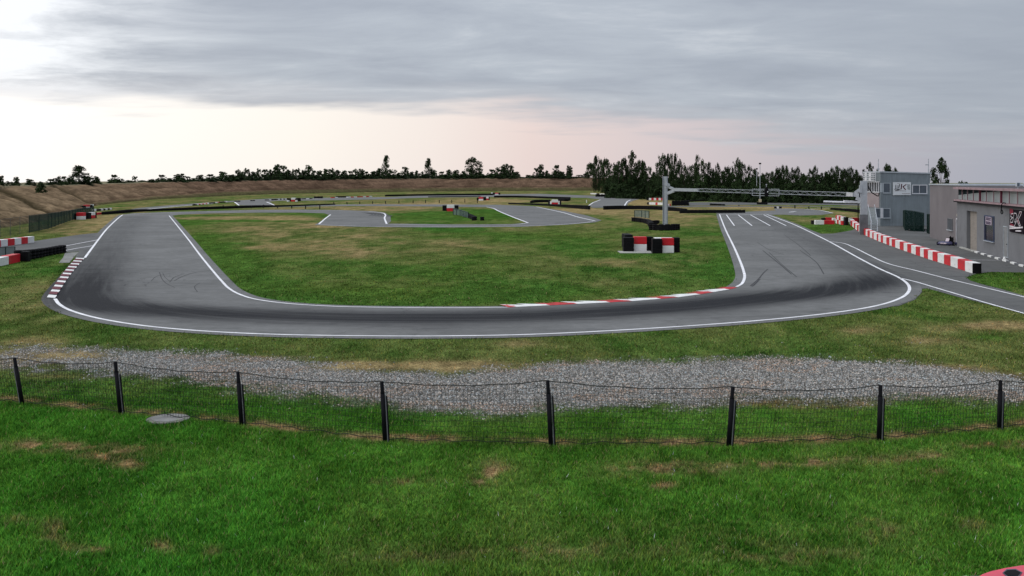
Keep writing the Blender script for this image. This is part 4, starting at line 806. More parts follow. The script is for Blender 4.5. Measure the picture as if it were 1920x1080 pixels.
# lamp masts behind
LAMPB = mat('lamp_box', (.50, .42, .28), .7)
for x, yt, yb, lab, bw, bt, bb, hw_ in ((1425, 305.5, 381.5, 'taller grey lamp mast with ochre box near its foot', .62, 373.5, 379.5, 4.0), (1418.8, 315.5, 378.5, 'shorter grey lamp mast with white box near its foot', .5, 370.5, 374.5, 3.4)):
    b = G(x, yb); r = tag(empty('lamp_mast', b), lab, 'lamp mast', 'lamp masts behind the gantry'); h = (yb-yt)/F*b.y
    m = MB(); m.tube([(0, 0, 0), (0, 0, h*.97)], [.10, .07], 8); m.build('mast', GALV, r)
    m = MB(); m.box((0, -.05, h-.14), (hw_/F*b.y, .4, .34), 0, .04); m.build('floodlight', BLACKP, r)
    m = MB(); z0, z1 = (yb-bb)/F*b.y, (yb-bt)/F*b.y; m.box((0, -.15, (z0+z1)/2), (bw, .25, z1-z0), 0, .02); m.build('cabinet', LAMPB if bw > .6 else WHITE, r)
# small white posts far away
for x, yt, yb, lab in ((1144.5, 350, 368, 'thin pale pole with small box in front of the forest corner'), (1099.8, 374.8, 380.2, 'small pale marker stub on the far green strip')):
    b = G(x, yb); h = (yb-yt)/F*b.y; m = MB(); m.tube([(0, 0, 0), (0, 0, h)], .10, 6)
    if h > 3: m.box((0, 0, .45), (.55, .4, .9), 0, .03); m.box((0, 0, h-.2), (.25, .2, .4), 0, .03)
    o = m.build('marker_pole', WHITE); o.location = b; tag(o, lab, 'pole')

# ---------------------------------------------------------------- wall features
def wbox(mb, p0, p1, x0, x1, y0, y1, th=.05, out=0.0, bev=0):
    xm = (x0+x1)/2; ym = (y0+y1)/2; a, b = onwall(x0, ym, p0, p1), onwall(x1, ym, p0, p1); zt_, zb = onwall(xm, y0, p0, p1).z, onwall(xm, y1, p0, p1).z
    d = b-a; d.z = 0; rz = math.atan2(d.y, d.x); n_ = Vector((math.sin(rz), -math.cos(rz), 0)); c = (a+b)/2+n_*(out-th/2+.0); mb.box((c.x, c.y, (zt_+zb)/2), (d.length, th, abs(zt_-zb)), rz, bev); return mb
def wframe(mb, p0, p1, x0, x1, y0, y1, w, th, out):
    xm = (x0+x1)/2; a, b = onwall(x0, y0, p0, p1), onwall(x1, y0, p0, p1); zt_, zb = onwall(xm, y0, p0, p1).z, onwall(xm, y1, p0, p1).z
    d = b-a; d.z = 0; d.normalize(); n_ = Vector((d.y, -d.x, 0))*(out-th/2); a = a+n_; b = b+n_; a.z = b.z = 0
    A, B = a-d*w/2, b+d*w/2; U = Vector((0, 0, 1))
    mb.obox(A+U*zt_, B+U*zt_, th, w); mb.obox(A+U*zb, B+U*zb, th, w); mb.obox(a+U*(zb+w/2), a+U*(zt_-w/2), w, th, n_); mb.obox(b+U*(zb+w/2), b+U*(zt_-w/2), w, th, n_); return mb
def wpt(p0, p1, x, y, out):
    p = onwall(x, y, p0, p1); d = (p1-p0).normalized(); n_ = Vector((d.y, -d.x, 0)); return p+n_*out
def strokes(name, p0, p1, board, size, sl_, matl, parent, out, loc):
    """board: pixel rect of the sign; strokes in the sign's own 0..1 square"""
    mb = MB(); x0, x1, y0, y1 = board; tl_, tr_ = wpt(p0, p1, x0, (y0+y1)/2, out), wpt(p0, p1, x1, (y0+y1)/2, out); zt_ = onwall((x0+x1)/2, y0, p0, p1).z; zb = onwall((x0+x1)/2, y1, p0, p1).z; d = tr_-tl_; d.z = 0; n_ = Vector((d.y, -d.x, 0)).normalized()
    for j, (w, pts) in enumerate(sl_):
        q = [Vector((tl_.x+d.x*u, tl_.y+d.y*u, zt_+(zb-zt_)*v))+n_*(.001*j) for u, v in pts]
        for a, b in zip(q, q[1:]):
            t = (b-a).normalized(); s_ = t.cross(n_).normalized()*w/2; e = t*w*.3
            vs = [a-e-s_, b+e-s_, b+e+s_, a-e+s_]; vs += [v-n_*.008 for v in vs]; mb.add([v-loc for v in vs], [(0, 1, 2, 3), (7, 6, 5, 4), (0, 4, 5, 1), (1, 5, 6, 2), (2, 6, 7, 3), (3, 7, 4, 0)])
    return mb.build(name, matl, parent)
def shift(o, loc): o.location = -loc; return o
GLASS = mat('dark_glass', (.020, .026, .034), .15, var=.3, scale=.6, spec=.3); GLASSB = mat('blind_glass', (.085, .10, .12), .35, var=.15, scale=2)
# ---------------------------------------------------------------- control tower
m_, b_ = nmat('blue_cladding'); gg = NN('ShaderNodeTexCoord').outputs['Object']
c_ = MIXC(1.0, (.175, .205, .225), VAR(gg, .8, .86, 1.1, 4), 'MULTIPLY'); mpp = NN('ShaderNodeMapping'); lk(gg, mpp.inputs[0]); mpp.inputs['Scale'].default_value = (5, 5, .3)
c_ = MIXC(1.0, c_, VAR(mpp.outputs[0], 1.2, .88, 1.08, 4), 'MULTIPLY'); lk(c_, b_.inputs['Base Color']); b_.inputs['Roughness'].default_value = .5; CLAD = m_
TRIM = mat('pale_trim', (.34, .37, .40), .5, var=.1); PINKW = mat('rose_render', (.26, .22, .225), .85, var=.12, scale=.7); FRW = mat('white_frame', (.55, .55, .58), .5, var=.1)
T0_, T1_, T2_ = Vector((42.75, 117.6, 0)), Vector((49.1, 119.0, 0)), Vector((42.62, 122.6, 0)); T3_ = T1_+(T2_-T0_)
tw = tag(empty('control_tower', T0_), 'two storey blue grey clad control tower with logo sign and roof antennas', 'building'); LO = T0_.copy()
def tb(mb, name, m, parent=tw):
    o = mb.build(name, m, parent)
    if parent is tw: o.location = -LO
    return o
zt0, zt1 = 6.22, 6.06
m = MB(); m.add([(T0_.x, T0_.y, 0), (T1_.x, T1_.y, 0), (T3_.x, T3_.y, 0), (T2_.x, T2_.y, 0), (T0_.x, T0_.y, zt0), (T1_.x, T1_.y, zt1), (T3_.x, T3_.y, zt1), (T2_.x, T2_.y, zt0)], [(0, 1, 5, 4), (1, 2, 6, 5), (2, 3, 7, 6), (3, 0, 4, 7), (4, 5, 6, 7)])
dT = (T1_-T0_).normalized(); nT = Vector((dT.y, -dT.x, 0)); LT = (T1_-T0_).length
for k in range(int(LT/.19)):
    p = T0_+dT*(.1+k*.19)+nT*.012; m.box((p.x, p.y, 3.2), (.075, .024, 5.75-.03), math.atan2(dT.y, dT.x))
tb(m, 'wall', CLAD)
m = MB(); e = .12; q = [T0_+nT*e-dT*e, T1_+nT*e+dT*e, T3_-nT*e+dT*e, T2_-nT*e-dT*e]; m.add([(a.x, a.y, (zt0 if i in (0, 3) else zt1)+.003) for i, a in enumerate(q)]+[(a.x, a.y, (zt0 if i in (0, 3) else zt1)+.15) for i, a in enumerate(q)], [(3, 2, 1, 0), (4, 5, 6, 7), (0, 1, 5, 4), (1, 2, 6, 5), (2, 3, 7, 6), (3, 0, 4, 7)]); tb(m, 'roof', TRIM)
def window(p0, p1, x0, x1, y0, y1, fm, gm, parent, LOv, w=.07, mull=(), sill=True, name='window'):
    mb = wframe(MB(), p0, p1, x0, x1, y0, y1, w, .08, .07)
    for x in mull: a, b = wpt(p0, p1, x, y0, .04), wpt(p0, p1, x, y1, .04); mb.obox(a, b, .045, .05, (1, 0, 0))
    f = mb.build(name, fm, parent); f.location = -LOv
    wbox(MB(), p0, p1, x0, x1, y0, y1, .02, .028).build('pane', gm, f)
    if sill: wbox(MB(), p0, p1, x0-.6, x1+.6, y1+.2, y1+1.3, .16, .13).build('sill', TRIM, f)
    return f
window(T0_, T1_, 1656, 1668.5, 343.5, 361.5, TRIM, GLASSB, tw, LO)
window(T0_, T1_, 1710.5, 1737.5, 347, 363, FRW, GLASSB, tw, LO, .09, (1723.5,))
window(T0_, T1_, 1655.5, 1668.5, 391, 408.5, TRIM, GLASSB, tw, LO); window(T0_, T1_, 1641.5, 1650.2, 391, 408.5, TRIM, GLASSB, tw, LO)
m = MB(); wbox(m, T0_, T1_, 1650.6, 1655, 390, 409, .05, .05); tb(m, 'panel', FRW)
m = MB(); wbox(m, T0_, T1_, 1650.5, 1654.5, 343, 360.5, .05, .05); tb(m, 'panel', TRIM)
BANM = mat('banner_white', (.56, .58, .60), .6, var=.08); m = MB(); wbox(m, T0_, T1_, 1673.5, 1706.8, 341.6, 365.8, .06, .12); bo = tb(m, 'sign_board', BANM)
S = lambda l: [((x-320)/810, (y-270)/610) for x, y in l]
board = (1673.5, 1706.8, 341.6, 365.8)
strokes('lettering', T0_, T1_, board, 0, [(.07, S([(440, 410), (425, 525)])), (.055, S([(480, 455), (605, 440)])), (.07, S([(612, 370), (585, 520)])), (.055, S([(425, 560), (600, 512)])), (.065, S([(430, 555), (392, 605), (430, 648), (555, 640), (605, 590), (480, 602)])), (.05, S([(590, 600), (690, 590)]))], mat('ink_black', (.008, .008, .012), .6), bo, .135, LO*0)
strokes('lettering', T0_, T1_, board, 0, [(.13, S([(705, 370), (680, 590)])), (.10, S([(910, 375), (770, 480)])), (.12, S([(765, 480), (880, 620)])), (.03, S([(500, 330), (640, 350)])), (.025, S([(400, 690), (600, 665), (900, 690)])), (.03, S([(720, 810), (1090, 812)]))], mat('ink_dark_red', (.07, .008, .015), .6), bo, .135, LO*0)
ck = [(.045, S([(960+40*i+(20 if j % 2 else 0), 380+42*j), (985+40*i+(20 if j % 2 else 0), 392+42*j)])) for j in range(6) for i in range(3)]
strokes('checker_pattern', T0_, T1_, board, 0, ck, mat('ink_grey', (.12, .14, .14), .6), bo, .135, LO*0)
# left face
L0, L1 = T2_, T0_
m = MB(); wbox(m, L0, L1, 1626, 1649, 362, 388.5, .05, .06); tb(m, 'panel', PINKW)
f = MB()
for x in (1627, 1631.5, 1636, 1640.5, 1645, 1649): f.obox(wpt(L0, L1, x, 342, .09), wpt(L0, L1, x, 359.5, .09), .1, .07, (0, 1, 0))
f.obox(wpt(L0, L1, 1626, 341.6, .09), wpt(L0, L1, 1650, 341, .09), .08, .1); f.obox(wpt(L0, L1, 1626, 359.6, .09), wpt(L0, L1, 1650, 360.4, .09), .08, .1); fo_ = tb(f, 'window', FRW); wbox(MB(), L0, L1, 1626.5, 1649.6, 342, 359.8, .03, .045).build('pane', GLASS, fo_)
f = MB(); rl = []
for y in (323.5, 327, 331, 335, 339): f.obox(wpt(L0, L1, 1626, y, .5), wpt(L0, L1, 1649.5, y-.4, .5), .03, .06)
for x in (1626.5, 1633, 1641, 1645, 1649.3): f.obox(wpt(L0, L1, x, 323, .5), wpt(L0, L1, x, 340.5, .5), .05, .05, (0, 1, 0))
for x in (1628.5, 1636.5): f.obox(wpt(L0, L1, x, 327.5, .48), wpt(L0, L1, x+4.5, 327.4, .48), .03, .4); f.obox(wpt(L0, L1, x, 335.5, .48), wpt(L0, L1, x+4.5, 335.4, .48), .03, .35)
tb(f, 'railing', FRW)
f = MB(); pts = [Vector((42.1, 117.4, 4.5-.0)), Vector((42.2, 117.1, 4.0)), Vector((42.6, 116.9, 3.72)), Vector((43.0, 117.3, 3.55)), Vector((43.1, 117.3, 3.75))]; pts = [P(1627.5, 344, 117.0), P(1629, 352, 117), P(1634, 360, 117), P(1641, 365, 117), P(1647, 367.5, 117), P(1648.5, 362, 117)]
f.tube(smooth(pts, 5), .06, 6); tb(f, 'hanging_cable', BLACKP)
for px_, yt_, yb_, arm in ((1646.8, 297.5, 321, (1644.5, 1649.5, 317)), (1740.8, 297.5, 325, (1735, 1741, 309))):
    f = MB(); d_ = 119; f.tube([P(px_, yb_+1, d_), P(px_, yt_, d_)], [.05, .035], 6); f.obox(P(arm[0], arm[2], d_), P(arm[1], arm[2], d_), .10, .10); f.obox(P(px_-.7, (yt_+yb_)/2+8, d_), P(px_+.7, (yt_+yb_)/2+8, d_), .15, .2); tb(f, 'antenna', GALV)
# steps
sp_ = G(1640, 436); st_ = tag(empty('step_ladder', sp_), 'grey metal access steps with handrails beside the tower corner', 'steps'); f = MB()
def sl3(x, y, d): return P(x, y, d)-sp_
for xa, xb in ((1627.3, 1634), (1639.5, 1645.5)):
    f.obox(sl3(xa, 384, 107), sl3(xb, 415, 104), .05, .07); f.obox(sl3(xb, 415, 104), sl3(xb-1, 434.5, 103.6), .05, .07); f.obox(sl3(xa+3, 400, 107), sl3(xb+.5, 435, 103.4), .04, .12)
f.build('handrail', GALV, st_)
for k in range(9): a = sl3(1631+.25*k, 398+k*4.3, 106.5-.35*k); b = sl3(1642+.35*k, 398.3+k*4.3, 106.5-.35*k); f = MB(); f.obox(a, b, .26, .04); f.build('tread', GALV, st_)
# canopy
cp = G(1609, 417); ca = tag(empty('canopy', cp), 'thin white flat canopy on one dark pole left of the tower', 'canopy')
f = MB(); a, b = P(1550, 378, 127.5)-cp, P(1622, 380.5, 126)-cp; f.obox(a+Vector((0, 1.2, 0)), b+Vector((0, 1.2, 0)), 3.0, .14); f.obox(P(1582, 377.3, 125.8)-cp, b+Vector((0, -.3, .06)), .5, .26); f.build('roof', mat('white_sheet', (.62, .62, .66), .5), ca)
f = MB(); f.tube([(0, 0, 0), (0, 0, 2.45)], .065, 8); f.build('pole', POSTM, ca)
m = MB(); a = G(1655, 420.5); m.box((a.x+2.6, a.y-.6, .05), (6.3, .3, .1), .2); 
# green gate
mesh_fence([(1694, 425), (1697.5, 432.5), (1715, 434), (1732, 435)], [394.5, 394, 396, 399.5], 'dark green mesh gate standing in front of the blue tower wall', GATEM, DKP, name='mesh_gate', step=2.2, pr=.055, cat='gate')
mesh_fence([(1739, 437.5), (1745, 440)], [401.5, 401], 'narrow dark green mesh leaf between the gate and the grey building', GATEM, DKP, name='mesh_gate', step=1.2, pr=.06, cat='gate')

# ---------------------------------------------------------------- right building
R0, R1, R2 = Vector((38.8, 94.1, 0)), Vector((35.85, 80.95, 0)), Vector((28.6, 48.7, 0)); rb = tag(empty('clubhouse_building', R1), 'long grey rendered clubhouse with garage door, banner and glazed upper band', 'building'); LB = R1.copy()
REND = mat('grey_render', (.155, .158, .168), .9, var=.12, scale=.5, bump=.25, bscale=8, dirt=(.115, .115, .12)); REND2 = mat('rose_grey_render', (.160, .146, .152), .9, var=.12, scale=.5, bump=.25, bscale=8)
def rbx(mb, name, m, parent=rb):
    o = mb.build(name, m, parent)
    if parent is rb: o.location = -LB
    return o
dR = (R2-R1).normalized(); nR = Vector((dR.y, -dR.x, 0)); inn_ = -nR
def prism(base, z0, z1):
    m = MB(); n = len(base); m.add([(p.x, p.y, z0) for p in base]+[(p.x, p.y, z1) for p in base], [tuple(range(n))[::-1], tuple(range(n, 2*n))]+[(i, (i+1) % n, n+(i+1) % n, n+i) for i in range(n)]); return m
rbx(prism([R0, R1, R1+inn_*14, R0+inn_*14], 0, 4.86), 'wall', REND2)
rbx(prism([R0-nR*-.08+dR*-.08, R1+nR*.08, R1+inn_*14, R0+inn_*14-dR*.08], 4.862, 4.98), 'parapet', TRIM)
Q0 = R1+nR*.28; Q1 = R2+nR*.28
# second part: wall with openings made of boxes around the garage recess
gx0, gx1 = 1812.5, 1831.5
g0, g1 = onwall(gx0, 430, Q0, Q1), onwall(gx1, 430, Q0, Q1); g0.z = g1.z = 0; gzt = onwall(1822, 396, Q0, Q1).z
WT = 3.62
rbx(prism([Q0, g0, g0+inn_*.5, Q0+inn_*.5], 0, WT), 'wall', REND); rbx(prism([g1, Q1, Q1+inn_*.5, g1+inn_*.5], 0, WT), 'wall', REND)
rbx(prism([g0, g1, g1+inn_*.5, g0+inn_*.5], gzt, WT), 'wall', REND); rbx(prism([Q0+inn_*.5, Q1+inn_*.5, Q1+inn_*14, Q0+inn_*14], 0, WT-.01), 'wall', REND)
SHUT = mat('beige_shutter', (.25, .225, .20), .7, var=.12, scale=1)
m = MB(); c0, c1 = g0+inn_*.28, g1+inn_*.28; nsl = 16
for k in range(nsl): p = (c0+c1)/2; m.box((p.x, p.y, gzt*(k+.5)/nsl), ((g1-g0).length, .05, gzt/nsl*.94), math.atan2(dR.y, dR.x))
rbx(m, 'garage_door', SHUT)
m = MB(); a, b = onwall(gx1-.2, 396, Q0, Q1), g1; m.obox(g1+inn_*.25-dR*.12, Vector((g1.x, g1.y, gzt))+inn_*.25-dR*.12, .10, .1, (1, 0, 0)); rbx(m, 'door_jamb', BLACKP)
# roof slab, ledge and band
FAD = mat('faded_pink_paint', (.27, .185, .20), .7, var=.3, scale=1.5, dirt=(.30, .27, .27)); DRED = mat('dark_red_paint', (.14, .035, .055), .6, var=.3)
rbx(prism([Q0+nR*.22-dR*.1, Q1+nR*.22, Q1+inn_*14, Q0+inn_*14], WT+.003, WT+.14), 'ledge', FAD)
m = MB(); m.obox(Q0+nR*.24+Vector((0, 0, WT-.02)), Q1+nR*.24+Vector((0, 0, WT-.02)), .05, .09); rbx(m, 'gutter', BLACKP)
bz0, bz1 = WT+.15, 4.60
rbx(prism([Q0+inn_*.12, Q1+inn_*.12, Q1+inn_*.3, Q0+inn_*.3], bz0, bz1), 'glazing', mat('pale_glass', (.24, .27, .28), .35, var=.12, scale=.5, spec=.2))  # pale colour stands in for the reflection in the lower glass
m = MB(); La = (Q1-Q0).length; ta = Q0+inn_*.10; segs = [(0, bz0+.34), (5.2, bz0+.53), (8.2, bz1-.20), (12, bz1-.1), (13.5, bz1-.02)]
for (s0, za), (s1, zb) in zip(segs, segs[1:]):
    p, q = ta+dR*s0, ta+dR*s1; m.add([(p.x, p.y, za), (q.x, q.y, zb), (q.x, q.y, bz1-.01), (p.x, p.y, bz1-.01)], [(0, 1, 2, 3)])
rbx(m, 'painted_dark_interior', mat('painted_dark_interior', (.012, .022, .026), .8, var=.4, scale=1.2, spec=.03))  # dark wedge painted over the glazing: dim interior where the glass reflects nothing
m = MB(); m.obox(Q0+nR*.05+Vector((0, 0, bz1+.06)), Q1+nR*.05+Vector((0, 0, bz1+.06)), .5, .16); rbx(m, 'top_rail', FAD)
rbx(prism([Q0+inn_*.31, Q1+inn_*.31, Q1+inn_*14, Q0+inn_*14], bz0, bz1+.02), 'roof', TRIM)
for k, x in enumerate((1805, 1815, 1826, 1838.3, 1850.5, 1864, 1878.3, 1893.5, 1909, 1926, 1945)):
    a = onwall(x, 370, Q0, Q1); a.z = 0; a = a+nR*.03; big = x in (1838.3, 1878.3); m = MB(); m.obox(a+Vector((0, 0, WT+(.02 if big else .15))), a+Vector((0, 0, bz1)), .13 if big else .075, .13 if big else .07, nR); rbx(m, 'mullion', DRED if big else FAD)
# openings of the first part
SH = R0*0
f = window(R0, R1, 1777.8, 1786.5, 410, 431, REND, GLASSB, rb, LB, .05, (1779.5, 1781.2, 1783, 1784.8), name='barred_window')
f = MB(); wframe(f, R0, R1, 1794.3, 1802.2, 411, 456.5, .09, .1, .07); dr = rbx(f, 'glass_door', FRW); wbox(MB(), R0, R1, 1794.6, 1802, 411.4, 457, .03, .03).build('pane', GLASS, dr); f = MB(); f.obox(wpt(R0, R1, 1798.6, 412, .06), wpt(R0, R1, 1798.6, 456.5, .06), .10, .06, (0, 1, 0)); f.build('door_stile', FRW, dr)
f = MB(); c = wpt(R0, R1, 1797.3, 403.5, .03); f.lathe((0, 0, 0), [(0, 0), (.15, 0), (.15, .05), (.10, .10), (0, .12)], 14, 'X'); lm = f.build('wall_lamp', mat('lamp_cover', (.42, .38, .30), .4), rb); lm.location = c-LB; lm.rotation_euler = (0, 0, math.atan2(nR.y, nR.x))
f = MB(); wbox(f, R0, R1, 1744.5, 1803, 451.2, 452.6, .04, .03)
# window with poster
f = window(Q0, Q1, 1847.2, 1864.6, 405.5, 452, mat('blue_frame', (.045, .06, .11), .5), GLASS, rb, LB, .08)
NAVY = mat('navy_jamb', (.012, .014, .035), .5); wbox(MB(), Q0, Q1, 1847.2, 1849.5, 405.5, 451, .04, .06).build('shutter_edge', NAVY, f)
pst = wbox(MB(), Q0, Q1, 1849.5, 1860.5, 406.6, 421.5, .03, .062).build('poster', mat('poster_paper', (.42, .36, .42), .7), f)
bd = (1849.5, 1860.5, 406.6, 421.5)
strokes('lettering', Q0, Q1, bd, 0, [(.07, [(u, .12+.10*((i) % 2)) for i, u in enumerate(np.linspace(.1, .9, 9))]), (.07, [(u, .32+.10*((i) % 2)) for i, u in enumerate(np.linspace(.1, .9, 8))]), (.07, [(u, .62+.10*((i) % 2)) for i, u in enumerate(np.linspace(.12, .86, 9))]), (.07, [(u, .80+.10*((i) % 2)) for i, u in enumerate(np.linspace(.12, .86, 7))])], mat('ink_plum', (.05, .035, .07), .7), rb, .07, LB)
C.objects[-1].location = (0, 0, 0)
# service door
f = MB(); wframe(f, Q0, Q1, 1882.5, 1890.3, 425, 482, .05, .06, .05); dd_ = rbx(f, 'service_door', TRIM); wbox(MB(), Q0, Q1, 1882.8, 1890, 425.6, 482.6, .03, .025).build('door_leaf', mat('door_grey', (.20, .205, .21), .6), dd_)
f = MB(); wbox(f, Q0, Q1, 1888.6, 1889.4, 457, 459, .05, .07); f.build('handle', BLACKP, dd_)
# banner
bd = (1895.3, 1921.5, 393.5, 436.5); f = MB(); wbox(f, Q0, Q1, *bd, .04, .08); bn_ = rbx(f, 'banner', mat('banner_black', (.014, .010, .014), .8, var=.5, scale=2, spec=.03)); BS = lambda l: [((x-668)/290, (y-395)/550) for x, y in l]
def wst(name, l, m): return strokes(name, Q0, Q1, bd, 0, l, m, bn_, .092, LB*0)
wst('colour_patch', [(.34, BS([(690, 440), (740, 460)])), (.16, BS([(690, 770), (760, 790)])), (.10, BS([(835, 600), (870, 720)])), (.06, BS([(880, 480), (905, 440)]))], mat('banner_crimson', (.20, .015, .035), .5, var=.5, scale=3))
strokes('lettering', Q0, Q1, bd, 0, [(.045, BS([(755, 490), (712, 505), (700, 575), (745, 590), (700, 650), (698, 715), (740, 705)])), (.045, BS([(745, 700), (765, 560), (775, 480), (818, 478), (835, 540), (805, 690), (785, 688), (800, 610)])), (.045, BS([(845, 600), (890, 430), (930, 425), (905, 520), (862, 615), (905, 755), (880, 770), (838, 640)])), (.04, BS([(838, 640), (775, 805), (680, 800)])), (.10, BS([(680, 860), (760, 845), (950, 790)])), (.05, BS([(680, 815), (820, 812)])), (.08, BS([(810, 900), (920, 880)]))], mat('ink_white', (.58, .55, .58), .6), bn_, .102, LB*0)
f = MB(); pts = [wpt(Q0, Q1, x, y, .34) for x, y in ((1896, 381), (1891.5, 380.5), (1888.6, 385), (1888, 393), (1887.5, 399), (1889.5, 401), (1891, 398), (1889.5, 394))]; f.tube(smooth(pts, 5), .035, 6); rbx(f, 'hanging_hose', BLACKP)
# floodlights on the roof
for x in (1908.5, 1922.5):
    c = P(x, 346, 64.5); f = MB(); f.box((c.x, c.y, c.z), (.24, .18, .26), .3, .02); f.tube([(c.x, c.y, bz1+.02), (c.x, c.y, c.z-.1)], .025, 6); fl = rbx(f, 'floodlight', TRIM); f = MB(); f.box((c.x-.02, c.y-.10, c.z), (.19, .012, .20), .3); f.build('lens', GLASSB, fl)
# kerb stones and plinth
f = MB(); a0, a1 = onwall(1804, 464, Q0, Q1), onwall(1836, 471, Q0, Q1); f = MB(); f.obox(Vector((a0.x, a0.y, .05))+nR*.12, Vector((g1.x, g1.y, .05))+nR*.12, .2, .1); rbx(f, 'door_step', CONC)
s0 = (g1-Q0).dot(dR)+.4; k = 0; W2 = 0
while s0 < 20.5:
    L_ = 1.0; f = MB(); p = Q0+dR*(s0+L_/2)+nR*.16; cl_ = 'white' if k % 2 == 0 else 'grey'
    f.box((0, 0, .06), (L_*.97, .2, .13), math.atan2(dR.y, dR.x), .02); o = f.build('kerb_stone', WHITE if cl_ == 'white' else GALD); o.location = (p.x, p.y, .0); W2 = k//2+1
    tag(o, f'{ordn(W2)} {cl_} kerb stone from the garage door along the grey wall', 'kerb stone', 'kerb stones along the clubhouse wall'); s0 += L_; k += 1
f = MB(); f.lathe((0, 0, 0), [(.22, 0), (.27, .08), (.2, .22), (.08, .32), (0, .34)], 7); o = f.build('white_rock', WHITE); o.location = G(1888.5, 489); o.scale = (1.1, .9, 1.1); tag(o, 'white painted lump of stone by the service door', 'rock')

# ---------------------------------------------------------------- karts
def lathe_rot(m, c, prof, n, ax): m.lathe(c, prof, n, ax); return m
def make_kart(loc, rz, body, accent, label, scale=1.0):
    r = empty('racing_kart', loc, rz); r.scale = (scale,)*3; tag(r, label, 'kart')
    m = MB(); 
    for s_ in (-1, 1): m.tube(smooth([Vector((-.78, s_*.32, .10)), Vector((-.2, s_*.36, .07)), Vector((.45, s_*.28, .07)), Vector((.80, s_*.22, .10))], 5), .02, 6); m.tube([(-.6, s_*.34, .09), (-.6, s_*.62, .12), (.35, s_*.62, .12), (.4, s_*.3, .08)], .014, 6)
    for x in (-.62, -.1, .42): m.tube([(x, -.35, .08), (x, .35, .08)], .016, 6)
    m.tube([(-.62, -.6, .14), (-.62, .6, .14)], .02, 8); m.build('frame', GALV, r)
    m = MB(); m.box((.38, 0, .05), (.75, .5, .01)); m.build('floor_tray', GALV, r)
    for x, y, rr, w in ((.62, -.56, .13, .13), (.62, .56, .13, .13), (-.62, -.60, .14, .21), (-.62, .60, .14, .21)):
        m = MB(); m.lathe((x, y, rr), [(rr*.55, -w/2), (rr*.9, -w/2), (rr, -w*.3), (rr, w*.3), (rr*.9, w/2), (rr*.55, w/2)], 16, 'Y'); wh = m.build('wheel', BLACK, r, True)
        m = MB(); m.lathe((x, y, rr), [(.02, -w*.42), (rr*.56, -w*.42), (rr*.56, w*.42), (.02, w*.42)], 12, 'Y'); m.build('rim', GALV, wh)
    m = MB(); vs = []; 
    for k, (x, z, w) in enumerate(((.96, .07, .40), (1.0, .15, .42), (.90, .24, .36), (.66, .30, .16))): vs += [(x-.12*(abs(y)**2)*2.2, y*w*1.6 if k < 3 else y*w*1.6, z) for y in (-1, -.6, 0, .6, 1)]
    m.add([(a, b*.9, c) for a, b, c in vs], [(k*5+i, k*5+i+1, k*5+i+6, k*5+i+5) for k in range(3) for i in range(4)]); m.build('nose', body, r, True)
    m = MB(); m.box((.985-.02, 0, .165), (.05, .42, .09), 0, .01); m.build('number_plate', accent, r)
    for s_ in (-1, 1):
        m = MB(); m.box((-.02, s_*.57, .15), (.78, .20, .18), 0, .05); p_ = m.build('side_pod', body, r); m = MB(); m.box((-.02, s_*.672, .16), (.4, .01, .09)); m.build('decal', accent, p_)
    m = MB(); prof = [(-.08, .10, .14), (-.14, .10, .17), (-.28, .14, .18), (-.36, .30, .18), (-.42, .48, .15), (-.44, .56, .10)]; vs = []
    for x, z, w in prof: vs += [(x+.10, -w, z+.10), (x, -w*.7, z), (x-.02, 0, z-.02), (x, w*.7, z), (x+.10, w, z+.10)]
    m.add(vs, [(k*5+i, k*5+i+1, k*5+i+6, k*5+i+5) for k in range(len(prof)-1) for i in range(4)]); m.build('seat', BLACKP, r, True)
    m = MB(); m.tube([(.52, 0, .1), (.20, 0, .42)], .014, 6); sw = m.build('steering_column', GALV, r)
    m = MB(); ring = [(.20+.10*math.sin(a)*.6, .14*math.cos(a), .44+.12*math.sin(a)) for a in [i*math.pi/8 for i in range(17)]]; m.tube(ring, .014, 6, False); m.build('steering_wheel', BLACKP, sw)
    m = MB(); m.add([(.46, -.13, .16), (.46, .13, .16), (.26, .12, .50), (.26, -.12, .50), (.48, -.13, .16), (.48, .13, .16), (.28, .12, .51), (.28, -.12, .51)], [(0, 1, 2, 3), (7, 6, 5, 4), (0, 4, 5, 1), (1, 5, 6, 2), (2, 6, 7, 3), (3, 7, 4, 0)]); m.build('front_panel', accent, r)
    m = MB(); m.box((-.30, -.36, .22), (.30, .2, .22), 0, .02); m.lathe((-.30, -.36, .33), [(.07, 0), (.07, .10), (0, .10)], 10); m.build('engine', GALD, r)
    m = MB(); m.tube(smooth([Vector((-.86, -.62, .14)), Vector((-.92, -.4, .16)), Vector((-.92, .4, .16)), Vector((-.86, .62, .14))], 4), .055, 8); m.build('rear_bumper', BLACKP, r)
    return r
BLUE = mat('kart_blue', (.018, .016, .075), .35, var=.4, scale=4, spec=.5); PINKP = mat('kart_pale', (.55, .48, .52), .5, var=.2, scale=5)
k1 = make_kart(G(1780.5, 459.5), math.radians(222), BLUE, PINKP, 'small dark blue racing kart parked by the grey building glass door', 1.12)
k2 = make_kart(G(1722, 433.2), math.radians(170), BLACKP, GALD, 'black kart half hidden behind the dark green mesh gate', .95)
